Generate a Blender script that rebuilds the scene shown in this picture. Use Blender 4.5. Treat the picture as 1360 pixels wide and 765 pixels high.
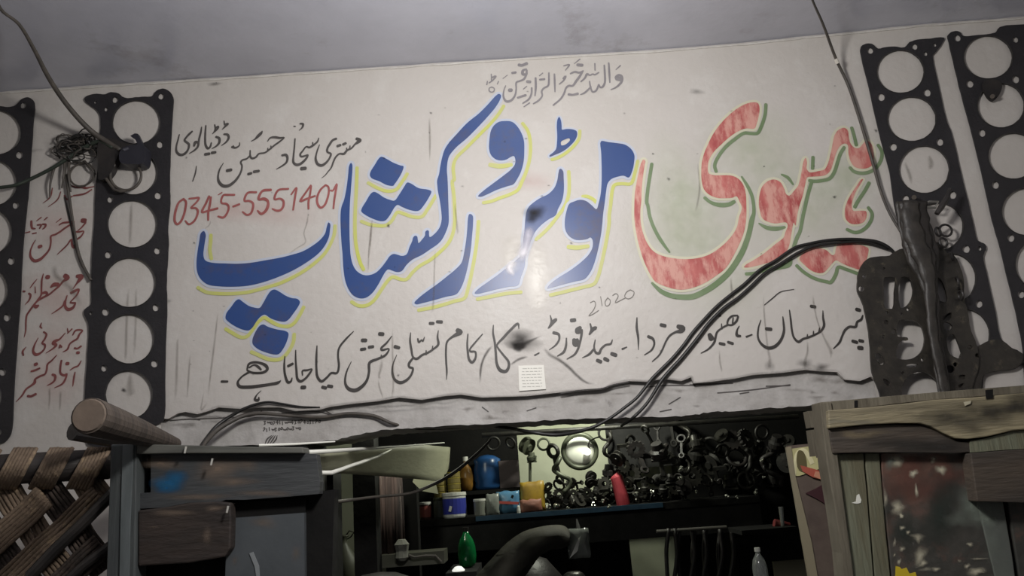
import bpy, bmesh, math, random
from mathutils import Vector, Matrix, Euler
from mathutils.geometry import tessellate_polygon

for o in list(bpy.data.objects):
    bpy.data.objects.remove(o)
scene = bpy.context.scene
COL = scene.collection
PI = math.pi

# ------------------------------------------------------------------ camera
W_PX, H_PX, F_PX = 1360.0, 765.0, 1050.0
CAM = Vector((0.0, -2.0, 1.75))
cam_data = bpy.data.cameras.new('camera')
cam = bpy.data.objects.new('camera', cam_data)
COL.objects.link(cam)
cam_data.sensor_width = 36.0
cam_data.lens = F_PX / W_PX * 36.0
cam_data.clip_start = 0.02
RM = Matrix.Rotation(math.radians(90 + 13.8), 3, 'X') @ Matrix.Rotation(math.radians(-4.25), 3, 'Z')
cam.matrix_world = Matrix.Translation(CAM) @ RM.to_4x4()
scene.camera = cam

# ------------------------------------------------------------------ light and exposure
scene.view_settings.view_transform = 'Standard'
scene.view_settings.look = 'None'
scene.view_settings.gamma = 1.0
scene.view_settings.use_curve_mapping = False
scene.view_settings.exposure = 0.0
world = bpy.data.worlds.new('world')
scene.world = world
world.use_nodes = True
world.node_tree.nodes['Background'].inputs[0].default_value = (0.55, 0.6, 0.7, 1)
world.node_tree.nodes['Background'].inputs[1].default_value = 0.10

def lamp(name, loc, power, col, radius):
    d = bpy.data.lights.new(name, 'POINT')
    d.energy = power; d.color = col; d.shadow_soft_size = radius
    o = bpy.data.objects.new(name, d); COL.objects.link(o); o.location = loc
    return o
lamp('workshop_bulb_light', (0.07, -1.06, 2.50), 43.0, (1.0, 0.972, 0.94), 0.09)
lamp('back_room_bulb_light', (0.30, 1.06, 2.16), 15.0, (0.98, 1.0, 0.84), 0.03)
lamp('back_room_fill_light', (-0.42, 0.52, 2.03), 3.2, (0.98, 1.0, 0.84), 0.02)  # added fill that lifts the curtain and tarpaulin, no real lamp

# ------------------------------------------------------------------ helpers
def P(px, py, Y=0.0):
    d = RM @ Vector(((px - W_PX / 2) / F_PX, -(py - H_PX / 2) / F_PX, -1.0))
    t = (Y - CAM.y) / d.y
    return CAM + d * t

def lin(c):
    c = c / 255.0
    return c / 12.92 if c <= 0.04045 else ((c + 0.055) / 1.055) ** 2.4
def rgb(t): return (lin(t[0]), lin(t[1]), lin(t[2]), 1.0)

_m = {}
def mat(name, col, rough=0.7, metal=0.0, col2=None, scale=12.0, amount=0.5, bump=0.0, bscale=40.0,
        stretch=(1, 1, 1), spec=0.5, col3=None, scale3=3.0, amt3=0.4, fade=None, trans=0.0, emit=0.0, detail=6.0):
    if name in _m: return _m[name]
    m = bpy.data.materials.new(name); m.use_nodes = True
    nt = m.node_tree; N = nt.nodes; L = nt.links
    b = N['Principled BSDF']
    b.inputs['Roughness'].default_value = rough
    b.inputs['Metallic'].default_value = metal
    b.inputs['Specular IOR Level'].default_value = spec
    b.inputs['Transmission Weight'].default_value = trans
    tc = N.new('ShaderNodeTexCoord')
    mp = N.new('ShaderNodeMapping'); mp.inputs['Scale'].default_value = stretch
    L.new(tc.outputs['Object'], mp.inputs['Vector'])
    b.inputs['Base Color'].default_value = rgb(col)
    last = None
    if col2 is not None:
        nz = N.new('ShaderNodeTexNoise'); nz.inputs['Scale'].default_value = scale
        nz.inputs['Detail'].default_value = detail; nz.inputs['Roughness'].default_value = 0.62
        L.new(mp.outputs[0], nz.inputs['Vector'])
        cr = N.new('ShaderNodeValToRGB')
        cr.color_ramp.elements[0].position = 0.5 - 0.5 * (1 - amount) * 0.5
        cr.color_ramp.elements[1].position = 0.5 + 0.5 * (1 - amount) * 0.5 + 0.02
        cr.color_ramp.elements[0].color = rgb(col); cr.color_ramp.elements[1].color = rgb(col2)
        L.new(nz.outputs['Fac'], cr.inputs['Fac'])
        last = cr.outputs['Color']
    if col3 is not None:
        nz = N.new('ShaderNodeTexNoise'); nz.inputs['Scale'].default_value = scale3
        nz.inputs['Detail'].default_value = 8; nz.inputs['Roughness'].default_value = 0.7
        mp3 = N.new('ShaderNodeMapping'); mp3.inputs['Scale'].default_value = stretch
        mp3.inputs['Location'].default_value = (3.3, 1.7, 5.1)
        L.new(tc.outputs['Object'], mp3.inputs['Vector']); L.new(mp3.outputs[0], nz.inputs['Vector'])
        mr = N.new('ShaderNodeMapRange'); mr.inputs['From Min'].default_value = 1 - amt3 - 0.06
        mr.inputs['From Max'].default_value = 1 - amt3 + 0.08
        L.new(nz.outputs['Fac'], mr.inputs['Value'])
        mx = N.new('ShaderNodeMix'); mx.data_type = 'RGBA'
        L.new(mr.outputs['Result'], mx.inputs['Factor'])
        if last is not None: L.new(last, mx.inputs['A'])
        else: mx.inputs['A'].default_value = rgb(col)
        mx.inputs['B'].default_value = rgb(col3)
        last = mx.outputs['Result']
    if last is not None: L.new(last, b.inputs['Base Color'])
    if bump > 0:
        nb = N.new('ShaderNodeTexNoise'); nb.inputs['Scale'].default_value = bscale; nb.inputs['Detail'].default_value = 5
        L.new(mp.outputs[0], nb.inputs['Vector'])
        bp = N.new('ShaderNodeBump'); bp.inputs['Strength'].default_value = bump; bp.inputs['Distance'].default_value = 0.004
        L.new(nb.outputs['Fac'], bp.inputs['Height']); L.new(bp.outputs[0], b.inputs['Normal'])
    if emit > 0:
        b.inputs['Emission Color'].default_value = rgb(col); b.inputs['Emission Strength'].default_value = emit
    if fade is not None:     # thin see-through film: stains, worn paint, pencil
        at = N.new('ShaderNodeAttribute'); at.attribute_name = 'fade'
        nz = N.new('ShaderNodeTexNoise'); nz.inputs['Scale'].default_value = 28; nz.inputs['Detail'].default_value = 5
        L.new(mp.outputs[0], nz.inputs['Vector'])
        mr = N.new('ShaderNodeMapRange'); mr.inputs['From Min'].default_value = 0.25; mr.inputs['From Max'].default_value = 0.7
        mr.inputs['To Min'].default_value = fade * 0.45; mr.inputs['To Max'].default_value = fade
        L.new(nz.outputs['Fac'], mr.inputs['Value'])
        mu = N.new('ShaderNodeMath'); mu.operation = 'MULTIPLY'
        L.new(at.outputs['Fac'], mu.inputs[0]); L.new(mr.outputs['Result'], mu.inputs[1])
        tr = N.new('ShaderNodeBsdfTransparent'); mx = N.new('ShaderNodeMixShader')
        L.new(mu.outputs[0], mx.inputs['Fac']); L.new(tr.outputs[0], mx.inputs[1]); L.new(b.outputs[0], mx.inputs[2])
        L.new(mx.outputs[0], N['Material Output'].inputs['Surface'])
    _m[name] = m
    return m

def link(name, me, material=None, parent=None):
    o = bpy.data.objects.new(name, me); COL.objects.link(o)
    if material is not None and me is not None: me.materials.append(material)
    if parent is not None: o.parent = parent; o.matrix_parent_inverse = parent.matrix_world.inverted()
    return o
def tag(o, label=None, cat=None, group=None, kind=None):
    if label: o['label'] = label
    if cat: o['category'] = cat
    if group: o['group'] = group
    if kind: o['kind'] = kind
    return o
def thing(name, loc, label, cat, group=None):
    o = bpy.data.objects.new(name, None); COL.objects.link(o)
    o.empty_display_size = 0.02
    o.location = loc
    o.matrix_world = Matrix.Translation(Vector(loc))
    return tag(o, label, cat, group)

class MB:
    """collects geometry for ONE mesh object"""
    def __init__(s): s.v = []; s.f = []; s.a = []
    def add(s, vs, fs, al=None):
        k = len(s.v); s.v += [tuple(v) for v in vs]; s.f += [tuple(i + k for i in f) for f in fs]
        s.a += list(al) if al is not None else [1.0] * len(vs)
    def build(s, name, material, parent=None, smooth=False, fade=False):
        me = bpy.data.meshes.new(name)
        org = Vector((0, 0, 0))
        if parent is None and s.v:
            xs = [v[0] for v in s.v]; ys = [v[1] for v in s.v]; zs = [v[2] for v in s.v]
            org = Vector(((min(xs) + max(xs)) / 2, (min(ys) + max(ys)) / 2, min(zs)))
        me.from_pydata([(v[0] - org.x, v[1] - org.y, v[2] - org.z) for v in s.v], [], s.f)
        if fade:
            at = me.attributes.new('fade', 'FLOAT', 'POINT')
            at.data.foreach_set('value', s.a)
        me.validate(); me.update()
        if smooth:
            me.polygons.foreach_set('use_smooth', [True] * len(me.polygons))
        o = bpy.data.objects.new(name, me); COL.objects.link(o)
        me.materials.append(material)
        if parent is not None:
            o.parent = parent; o.matrix_parent_inverse = parent.matrix_world.inverted()
        else: o.location = org; o.matrix_world = Matrix.Translation(org)
        return o
    # --- shapes
    def prism(s, loops, y, thick, normal=None):
        """loops: list of lists of (x,z); first outer, the rest holes; front face at y, back at y+thick"""
        pts = [[Vector((p[0], p[1], 0)) for p in lp] for lp in loops]
        flat = [p for lp in pts for p in lp]; n = len(flat)
        tris = tessellate_polygon(pts)
        vs = [(p.x, y, p.y) for p in flat]
        fs = []
        for t in tris:
            a, b, c = [flat[i] for i in t]
            area = (b.x - a.x) * (c.y - a.y) - (c.x - a.x) * (b.y - a.y)
            fs.append(t if area > 0 else (t[0], t[2], t[1]))     # faces -Y
        if thick:
            vs += [(p.x, y + thick, p.y) for p in flat]
            fs += [(f[0] + n, f[2] + n, f[1] + n) for f in fs]
            k = 0
            for lp in pts:
                m_ = len(lp)
                for i in range(m_):
                    j = (i + 1) % m_
                    fs.append((k + i, k + j, k + j + n, k + i + n))
                k += m_
        s.add(vs, fs)
    def box(s, c, size, rot=None):
        hx, hy, hz = size[0] / 2, size[1] / 2, size[2] / 2
        vs = [Vector((x, y, z)) for x in (-hx, hx) for y in (-hy, hy) for z in (-hz, hz)]
        if rot is not None: vs = [rot @ v for v in vs]
        vs = [v + Vector(c) for v in vs]
        s.add(vs, [(0, 1, 3, 2), (4, 6, 7, 5), (0, 4, 5, 1), (2, 3, 7, 6), (0, 2, 6, 4), (1, 5, 7, 3)])
    def tube(s, pts, r, n=8, cap=True):
        pts = [Vector(p) for p in pts]
        rs = r if isinstance(r, (list, tuple)) else [r] * len(pts)
        up = Vector((0, 0, 1)); vs = []; fs = []
        prev = None
        for i, p in enumerate(pts):
            t = (pts[min(i + 1, len(pts) - 1)] - pts[max(i - 1, 0)])
            if t.length < 1e-9: t = Vector((0, 0, 1))
            t.normalize()
            if prev is None:
                a = t.cross(up)
                if a.length < 0.1: a = t.cross(Vector((0, 1, 0)))
            else:
                a = prev - t * prev.dot(t)
            a.normalize(); prev = a.copy(); b = t.cross(a)
            for k in range(n):
                an = 2 * PI * k / n
                vs.append(p + (a * math.cos(an) + b * math.sin(an)) * rs[i])
        for i in range(len(pts) - 1):
            for k in range(n):
                j = (k + 1) % n
                fs.append((i * n + k, i * n + j, (i + 1) * n + j, (i + 1) * n + k))
        if cap:
            fs.append(tuple(range(n - 1, -1, -1))); m_ = (len(pts) - 1) * n
            fs.append(tuple(range(m_, m_ + n)))
        s.add(vs, fs)
    def lathe(s, c, prof, n=20, M=None):
        """prof: (radius, height) from bottom to top about local Z"""
        vs = []; fs = []
        for r, h in prof:
            for k in range(n):
                a = 2 * PI * k / n
                v = Vector((r * math.cos(a), r * math.sin(a), h))
                if M is not None: v = M @ v
                vs.append(v + Vector(c))
        for i in range(len(prof) - 1):
            for k in range(n):
                j = (k + 1) % n
                fs.append((i * n + k, i * n + j, (i + 1) * n + j, (i + 1) * n + k))
        fs.append(tuple(range(n - 1, -1, -1))); m_ = (len(prof) - 1) * n
        fs.append(tuple(range(m_, m_ + n)))
        s.add(vs, fs)
    def torus(s, c, R, r, n=24, m=8, M=None):
        vs = []; fs = []
        for i in range(n):
            a = 2 * PI * i / n
            for k in range(m):
                b = 2 * PI * k / m
                v = Vector(((R + r * math.cos(b)) * math.cos(a), r * math.sin(b), (R + r * math.cos(b)) * math.sin(a)))
                if M is not None: v = M @ v
                vs.append(v + Vector(c))
        for i in range(n):
            for k in range(m):
                i2 = (i + 1) % n; k2 = (k + 1) % m
                fs.append((i * m + k, i * m + k2, i2 * m + k2, i2 * m + k))
        s.add(vs, fs)

def catmull(pts, closed=False, sub=4):
    """pts: list of tuples of any dimension"""
    n = len(pts)
    if n < 3: return [tuple(p) for p in pts]
    out = []
    rng = range(n) if closed else range(n - 1)
    for i in rng:
        if closed: p0, p1, p2, p3 = pts[i - 1], pts[i], pts[(i + 1) % n], pts[(i + 2) % n]
        else: p0, p1, p2, p3 = pts[max(i - 1, 0)], pts[i], pts[i + 1], pts[min(i + 2, n - 1)]
        dd = [max(1e-6, math.dist(u_[:3], v_[:3]) ** 0.5) for u_, v_ in ((p0, p1), (p1, p2), (p2, p3))]
        t0 = 0.0; t1 = dd[0]; t2 = t1 + dd[1]; t3 = t2 + dd[2]      # centripetal: no overshoot in tight notches
        if p0 == p1: t1 = dd[1]; t0 = 0.0; t2 = t1 + dd[1]; t3 = t2 + dd[2]; p0 = tuple(2 * b - c for b, c in zip(p1, p2))
        if p3 == p2: p3 = tuple(2 * c - b for b, c in zip(p1, p2)); t3 = t2 + dd[1]
        for k in range(sub):
            t = t1 + (t2 - t1) * k / sub
            A1 = [(t1 - t) / (t1 - t0) * a + (t - t0) / (t1 - t0) * b for a, b in zip(p0, p1)]
            A2 = [(t2 - t) / (t2 - t1) * a + (t - t1) / (t2 - t1) * b for a, b in zip(p1, p2)]
            A3 = [(t3 - t) / (t3 - t2) * a + (t - t2) / (t3 - t2) * b for a, b in zip(p2, p3)]
            B1 = [(t2 - t) / (t2 - t0) * a + (t - t0) / (t2 - t0) * b for a, b in zip(A1, A2)]
            B2 = [(t3 - t) / (t3 - t1) * a + (t - t1) / (t3 - t1) * b for a, b in zip(A2, A3)]
            out.append(tuple((t2 - t) / (t2 - t1) * a + (t - t1) / (t2 - t1) * b for a, b in zip(B1, B2)))
    if not closed: out.append(tuple(pts[-1]))
    return out

# pixel tracing frames of the flat writing: letter -> (x0, y0, scale)
FR = {'A': (250, 250, 5), 'B': (250, 370, 5), 'C': (420, 190, 5), 'D': (420, 270, 5), 'E': (540, 110, 5),
      'F': (600, 270, 5), 'G': (650, 140, 5), 'H': (820, 130, 5), 'I': (820, 260, 5), 'J': (950, 160, 5),
      'K': (950, 260, 5), 'Z': (0, 0, 1),
      'a': (640, 70, 6.8), 'b': (225, 150, 10), 'c': (350, 150, 10), 'd': (225, 180, 9.934), 'e': (225, 230, 10),
      'f': (335, 225, 10), 'g': (10, 275, 10), 'h': (10, 230, 10), 'i': (10, 350, 10), 'j': (10, 410, 10), 'k': (10, 470, 10),
      'l': (1000, 390, 6.8), 'm': (850, 400, 6.8), 'n': (700, 400, 6.8), 'o': (560, 410, 6.8), 'p': (430, 420, 6.8),
      'q': (280, 430, 6.8), 'r': (220, 500, 5), 's': (0, 110, 5), 't': (0, 240, 5), 'u': (0, 380, 5),
      'v': (1088, 10, 5), 'w': (1088, 140, 5), 'x': (1088, 260, 5), 'y': (1088, 400, 5), 'X': (0, 495, 2.8333)}
def parse(txt, w=None):
    """'@A 105,285 118,310,20 ...' -> list of (px, py, width px)"""
    fx, fy, s = 0, 0, 1; out = []
    for tk in txt.split():
        if tk[0] == '@': fx, fy, s = FR[tk[1]]; continue
        q = [float(v) for v in tk.split(',')]
        ww = (q[2] if len(q) > 2 else (w or 20)) / s
        out.append((fx + q[0] / s, fy + q[1] / s, ww))
    return out
def xz(px, py, Y=0.0):
    p = P(px, py, Y); return (p.x, p.z)
MM = (P(681, 382) - P(680, 382)).length      # metres of wall per pixel

def ribbon(mb, pts, y, soft=False, alpha=1.0, closed=False, sub=4, widen=1.0, cap=True):
    """flat stroke on the wall, pts (px,py,w)"""
    c = catmull(pts, closed, sub)
    q = [(*xz(p[0], p[1]), max(p[2], 0.3) * MM * widen / 2) for p in c]
    n = len(q)
    if cap and not closed and not soft and n > 1:      # rounded ends
        def ext(a, b, k):
            dx, dz = a[0] - b[0], a[1] - b[1]; l = math.hypot(dx, dz) or 1
            return (a[0] + dx / l * a[2] * k, a[1] + dz / l * a[2] * k)
        a, b = q[0], q[1]; e1 = (*ext(a, b, .8), a[2] * .5); e0 = (*ext(a, b, .4), a[2] * .88)
        a2, b2 = q[-1], q[-2]; g0 = (*ext(a2, b2, .4), a2[2] * .88); g1 = (*ext(a2, b2, .8), a2[2] * .5)
        q = [e1, e0] + q + [g0, g1]; n = len(q)
    vs = []; al = []
    y0 = y
    for i, (x, z, w) in enumerate(q):
        y = y0 - (i % 2) * 4e-6 - i * 1.2e-6
        if closed: a, b = q[i - 1], q[(i + 1) % n]
        else: a, b = q[max(i - 1, 0)], q[min(i + 1, n - 1)]
        dx, dz = b[0] - a[0], b[1] - a[1]; l = math.hypot(dx, dz) or 1e-9
        nx, nz = -dz / l, dx / l
        if soft:
            e = 1.0 if closed else min(1.0, min(i, n - 1 - i) / max(1.0, n * 0.18))
            vs += [(x + nx * w, y, z + nz * w), (x, y, z), (x - nx * w, y, z - nz * w)]
            al += [0, alpha * e, 0]
        else:
            vs += [(x + nx * w, y, z + nz * w), (x - nx * w, y, z - nz * w)]; al += [alpha, alpha]
    k = 3 if soft else 2
    fs = []
    for i in range(n if closed else n - 1):
        j = (i + 1) % n
        for c_ in range(k - 1):
            fs.append((i * k + c_, j * k + c_, j * k + c_ + 1, i * k + c_ + 1))
    mb.add(vs, fs, al)

def blob(mb, cx, cy, rx, ry, y, alpha=1.0, seed=0, n=20, rings=5, jag=0.25, Yp=0.0):
    """soft patch on the wall"""
    rn = random.Random(seed); ph = [rn.uniform(0, 6.28) for _ in range(4)]
    vs = [(xz(cx, cy, Yp)[0], y, xz(cx, cy, Yp)[1])]; al = [alpha]
    for r in range(1, rings + 1):
        t = r / rings
        for k in range(n):
            a = 2 * PI * k / n
            j = 1 + jag * (math.sin(2 * a + ph[0]) * .5 + math.sin(3 * a + ph[1]) * .35 + math.sin(5 * a + ph[2]) * .25)
            x, z = xz(cx + math.cos(a) * rx * t * j, cy + math.sin(a) * ry * t * j, Yp)
            vs.append((x, y, z)); al.append(alpha * (1 - t) ** 1.2)
    fs = [(0, 1 + (k + 1) % n, 1 + k) for k in range(n)]
    for r in range(rings - 1):
        for k in range(n):
            j = (k + 1) % n; a = 1 + r * n; b = 1 + (r + 1) * n
            fs.append((a + k, a + j, b + j, b + k))
    mb.add(vs, fs, al)
def jag_line(x0, y0, x1, y1, n, amp, seed):
    rn = random.Random(seed)
    return [(x0 + (x1 - x0) * i / n, y0 + (y1 - y0) * i / n + rn.uniform(-amp, amp)) for i in range(n + 1)]
# ------------------------------------------------------------------ materials of the setting
M_WALL = mat('limewashed_plaster', (198, 193, 188), 0.5, col2=(190, 185, 179), scale=3.0, amount=0.0, bump=0.35, bscale=55,
             col3=(200, 196, 191), scale3=9, amt3=0.42, spec=0.5)
M_BEAM = mat('rough_lintel_plaster', (192, 189, 186), 0.8, col2=(162, 158, 154), scale=16, amount=0.3, bump=0.9, bscale=38,
             col3=(118, 114, 112), scale3=22, amt3=0.30)
M_CEIL = mat('painted_ceiling', (194, 195, 206), 0.27, spec=0.9, col2=(168, 169, 180), scale=2.2, amount=0.1, bump=0.25, bscale=30,
             col3=(162, 161, 169), scale3=5, amt3=0.35)
M_SOOTSHADE = mat('soot_and_shade_dark', (38, 37, 37), 0.9, col2=(22, 22, 22), scale=14, amount=0.3, bump=0.4)  # soot tone; on the header it stands for unlit shade
M_FLOOR = mat('oily_floor', (70, 66, 62), 0.8, col2=(44, 42, 40), scale=5, bump=0.3)
M_BACK = mat('back_room_plaster', (206, 210, 186), 0.75, col2=(190, 194, 168), scale=4, bump=0.2)
M_DARKWALL = mat('dim_side_wall', (120, 118, 114), 0.85, col2=(96, 94, 90), scale=3)

# --- front wall: one plaster skin with a ragged lower edge over the lintel
CEIL_PX = [(-260, 142), (0, 121.8), (180, 110), (440, 93.5), (640, 80), (920, 62.8), (1088, 46.5), (1230, 32), (1360, 22), (1640, -3)]
top = [xz(x, y - 5) for x, y in CEIL_PX]
edge = [(224, 556), (236, 549), (246, 547), (262, 550), (276, 546), (290, 541), (320, 543), (345, 541), (372, 541), (392, 546), (425, 544), (440, 540),
        (470, 536), (500, 533), (530, 528), (560, 531), (590, 526), (612, 524), (640, 528), (700, 526), (745, 521), (770, 519), (800, 517),
        (815, 510), (835, 506), (860, 507), (880, 503), (905, 506), (918, 501), (921, 509), (945, 507), (975, 503), (1000, 498),
        (1040, 495), (1070, 491), (1090, 493), (1112, 494), (1122, 504), (1142, 506), (1157, 500), (1163, 505)]
low = [xz(*p) for p in edge]
lx = xz(224, 560)[0]
xl = xz(-260, 400)[0]; xr = xz(1640, 400)[0]
x_open_l = xz(404, 640)[0]; x_open_r = xz(1163, 505)[0]
wall_loop = [(top[0][0], top[0][1])] + top[1:] + [(xr, 0.0), (x_open_r + 0.004, 0.0)] \
    + list(reversed(low)) + [(xz(212, 556)[0], xz(212, 556)[1]), (xz(209, 640)[0], 1.5), (xz(209, 640)[0], 0.0), (xl, 0.0)]
mb = MB(); mb.prism([wall_loop], 0.0, 0.010)
wall_front = tag(mb.build('wall_front', M_WALL), 'whitewashed workshop wall carrying the big painted sign', kind='structure')
# masonry behind the skin
mb = MB()
zt = 3.1
zb_l = xz(404, 600)[1]
mb.box(((xl + x_open_l) / 2, 0.03 + 0.1, zt / 2), (x_open_l - xl, 0.2, zt))
mb.box(((xr + x_open_r) / 2, 0.03 + 0.1, zt / 2), (xr - x_open_r, 0.2, zt))
core = tag(mb.build('wall_core', M_SOOTSHADE), kind='structure')
# lintel beam with an uneven lower arris
botpx = [(200, 598), (260, 594), (330, 591), (400, 587.5), (440, 585), (470, 577), (505, 571), (540, 568.5), (570, 567), (590, 564), (640, 563),
         (690, 560), (745, 556.5), (800, 554.5), (840, 554), (885, 553), (920, 551), (947, 546), (970, 546), (1010, 542), (1050, 540), (1088, 537), (1150, 533), (1240, 527)]
bot = [xz(*p) for p in botpx]
rn = random.Random(5)
bot2 = []
for i in range(len(bot) - 1):
    for k in range(5):
        t = k / 5
        bot2.append((bot[i][0] * (1 - t) + bot[i + 1][0] * t, bot[i][1] * (1 - t) + bot[i + 1][1] * t + rn.uniform(-.0016, .0016)))
bot2.append(bot[-1])
mb = MB()
mb.prism([[(bot2[0][0], zt), *bot2, (bot2[-1][0], zt)][::-1]], 0.0165, 0.20)
lintel = tag(mb.build('trim_1', M_BEAM), 'rough plastered lintel beam over the opening', kind='structure')
# timber header behind the lintel (seen from below), blackened to paint in shade
mb = MB()
h0 = P(560, 575, 0.22); h1 = P(1100, 548, 0.22)
mb.box((0.0, 0.30, 2.02), (2.6, 0.14, 0.16))
tag(mb.build('trim_2', M_SOOTSHADE), 'sooty dark header behind the lintel', kind='structure')

# --- ceiling: gently sagging slab whose edge follows the wall top
mb = MB()
cx = catmull([(*xz(x, y),) for x, y in CEIL_PX], False, 6)
rows = [0.0, -0.02, -0.4, -1.0, -1.8, -3.4]
rn = random.Random(3)
vs = []; fs = []
zm = sum(c[1] for c in cx) / len(cx)
for r, yy in enumerate(rows):
    for c in cx:
        f = 1.0 if r < 2 else max(0.0, 1 + yy / 1.5)
        vs.append((c[0] * (1.0), yy, c[1] * f + zm * (1 - f) + (rn.uniform(-.0008, .0008) if r < 2 else 0)))
nc = len(cx)
for r in range(len(rows) - 1):
    for k in range(nc - 1):
        fs.append((r * nc + k, (r + 1) * nc + k, (r + 1) * nc + k + 1, r * nc + k + 1))
k0 = len(vs)
mb.add(vs, fs)
mb.box((0, -1.7, zm + 0.12), (xr - xl, 3.4, 0.1))
tag(mb.build('ceiling', M_CEIL, smooth=True), 'bluish grey painted ceiling', kind='structure')
# light plaster bead along the joint
mb = MB()
bead = [P(c[0], c[1] + 2, -0.002) for c in catmull([(x, y) for x, y in CEIL_PX], False, 10)]
rn = random.Random(8)
mb.tube([b + Vector((0, 0, rn.uniform(-.001, .001))) for b in bead], [0.0028 + rn.uniform(-.0012, .0012) for b in bead], 6)
tag(mb.build('trim_3', mat('plaster_bead', (206, 203, 198), 0.6, col2=(190, 186, 180), scale=30)), 'pale plaster bead where wall meets ceiling', kind='structure')

# --- the rest of the shell
def sbox(name, c, s, m, label=None):
    b = MB(); b.box(c, s); return tag(b.build(name, m), label, kind='structure')
sbox('floor', (0, -0.6, -0.05), (6.4, 6.4, 0.1), M_FLOOR)
sbox('wall_back', (0, 1.72, 1.25), (4.4, 0.1, 2.5), M_BACK, 'pale green white wall of the store room')
sbox('wall_left', (-2.25, 0.92, 1.25), (0.1, 1.5, 2.5), M_DARKWALL)
sbox('wall_right', (2.25, 0.92, 1.25), (0.1, 1.5, 2.5), M_DARKWALL)
sbox('wall_side_left', (xl - .04, -1.7, 1.5), (.08, 3.4, 3.0), M_WALL)
sbox('wall_side_right', (xr + .04, -1.7, 1.5), (.08, 3.4, 3.0), M_WALL)
sbox('ceiling_back', (0, 1.14, 2.45), (4.4, 1.1, 0.1), M_SOOTSHADE)
# ------------------------------------------------------------------ painted sign, part by part on the wall
M_BLUE = mat('blue_sign_paint', (44, 72, 130), 0.36, col2=(58, 80, 128), scale=6, amount=0.1, col3=(74, 76, 106), scale3=7, amt3=0.42)
M_YEL = mat('yellow_green_sign_paint', (192, 196, 92), 0.5, col2=(188, 188, 134), scale=7, amount=0.2)
M_HALO = mat('pale_outline_paint', (184, 190, 204), 0.45)
M_RED = mat('brushed_red_sign_paint', (194, 114, 108), 0.45, col2=(164, 76, 76), scale=15, amount=0.5, stretch=(1.7, 1, .6), col3=(206, 154, 142), scale3=22, amt3=0.50)
M_GRN = mat('green_sign_paint', (100, 122, 84), 0.5, col2=(128, 144, 112), scale=8, amount=0.2)
M_CREAM = mat('cream_outline_paint', (202, 199, 176), 0.5)
M_INK = mat('black_sign_paint', (52, 49, 47), 0.5, col2=(66, 62, 60), scale=20)
M_GREY = mat('grey_sign_paint', (126, 122, 126), 0.5, col2=(136, 132, 134), scale=30)
M_INK2 = mat('faded_black_sign_paint', (74, 70, 68), 0.5, col2=(88, 84, 82), scale=30)
M_PHONE = mat('dull_red_sign_paint', (158, 92, 90), 0.55, col2=(142, 76, 74), scale=30)
M_NAMES = mat('maroon_sign_paint', (136, 78, 76), 0.55, col2=(112, 62, 62), scale=30)
M_TINTR = mat('pink_chroma_bleed', (212, 150, 142), 0.5, fade=0.45)
M_TINTG = mat('green_chroma_bleed', (176, 196, 146), 0.5, fade=0.5)
M_STAIN = mat('brown_damp_stain', (112, 104, 94), 0.6, fade=0.8)
M_DIRT = mat('soot_smudge', (40, 37, 35), 0.8, fade=0.95)
M_PALE = mat('worn_paint_patch', (184, 180, 196), 0.3, fade=1.0)
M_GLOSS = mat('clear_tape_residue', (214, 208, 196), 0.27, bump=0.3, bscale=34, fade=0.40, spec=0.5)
M_PENCIL = mat('pencil_mark', (122, 118, 113), 0.6)

ycnt = [0]
def yoff(base):
    ycnt[0] += 1
    return -(base + (ycnt[0] % 40) * 0.000006)

def painted(name, material, outlines, label=None, halo=None, holes=(), hw=7.0, hmat=None):
    """outlines: texts of closed outlines; each letter is its own part of the wall"""
    hb = MB(); lb = MB()
    for i, t in enumerate(outlines):
        pts = [(p[0], p[1]) for p in parse(t)]
        c = catmull(pts, True, 4)
        lp = [xz(*p) for p in c]
        hs = []
        for h in holes:
            if h[0] == i: hs.append([xz(p[0], p[1]) for p in catmull([(q[0], q[1]) for q in parse(h[1])], True, 4)])
        lb.prism([lp] + hs, yoff(0.0014), 0)
        if hmat is not None:
            ribbon(hb, [(p[0], p[1], hw) for p in pts], yoff(0.0007), closed=True)
    o = lb.build(name, material, wall_front)
    if label: o['label'] = label
    if hmat is not None:
        hb.build('letter_outline', hmat, wall_front)
    return o
def strokes(name, material, frame_w, data, label=None, base=0.0012, widen=1.0):
    mb = MB()
    for t in data:
        ribbon(mb, parse(t, frame_w), yoff(base), widen=widen)
    o = mb.build(name, material, wall_front)
    if label: o['label'] = label
    return o

# soft tints behind the letters imitating chroma bleed, not sprayed paint
mb = MB()
for x, y, rx, ry in [(335, 280, 110, 26), (75, 300, 52, 36), (72, 395, 54, 46), (72, 455, 50, 30), (70, 505, 52, 40), (700, 240, 40, 20)]:
    blob(mb, x, y, rx, ry, yoff(0.0003), 0.5, seed=x)
mb.build('chroma_bleed', M_TINTR, wall_front, fade=True)['label'] = 'faint pink tint around the red writing'
mb = MB()
for x, y, rx, ry in [(930, 330, 110, 110), (1000, 200, 90, 60), (1060, 270, 90, 90), (1130, 230, 60, 60), (900, 260, 60, 90)]:
    blob(mb, x, y, rx, ry, yoff(0.0003), 0.55, seed=x)
mb.build('chroma_bleed', M_TINTG, wall_front, fade=True)['label'] = 'faint green tint around the red letters'

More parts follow.
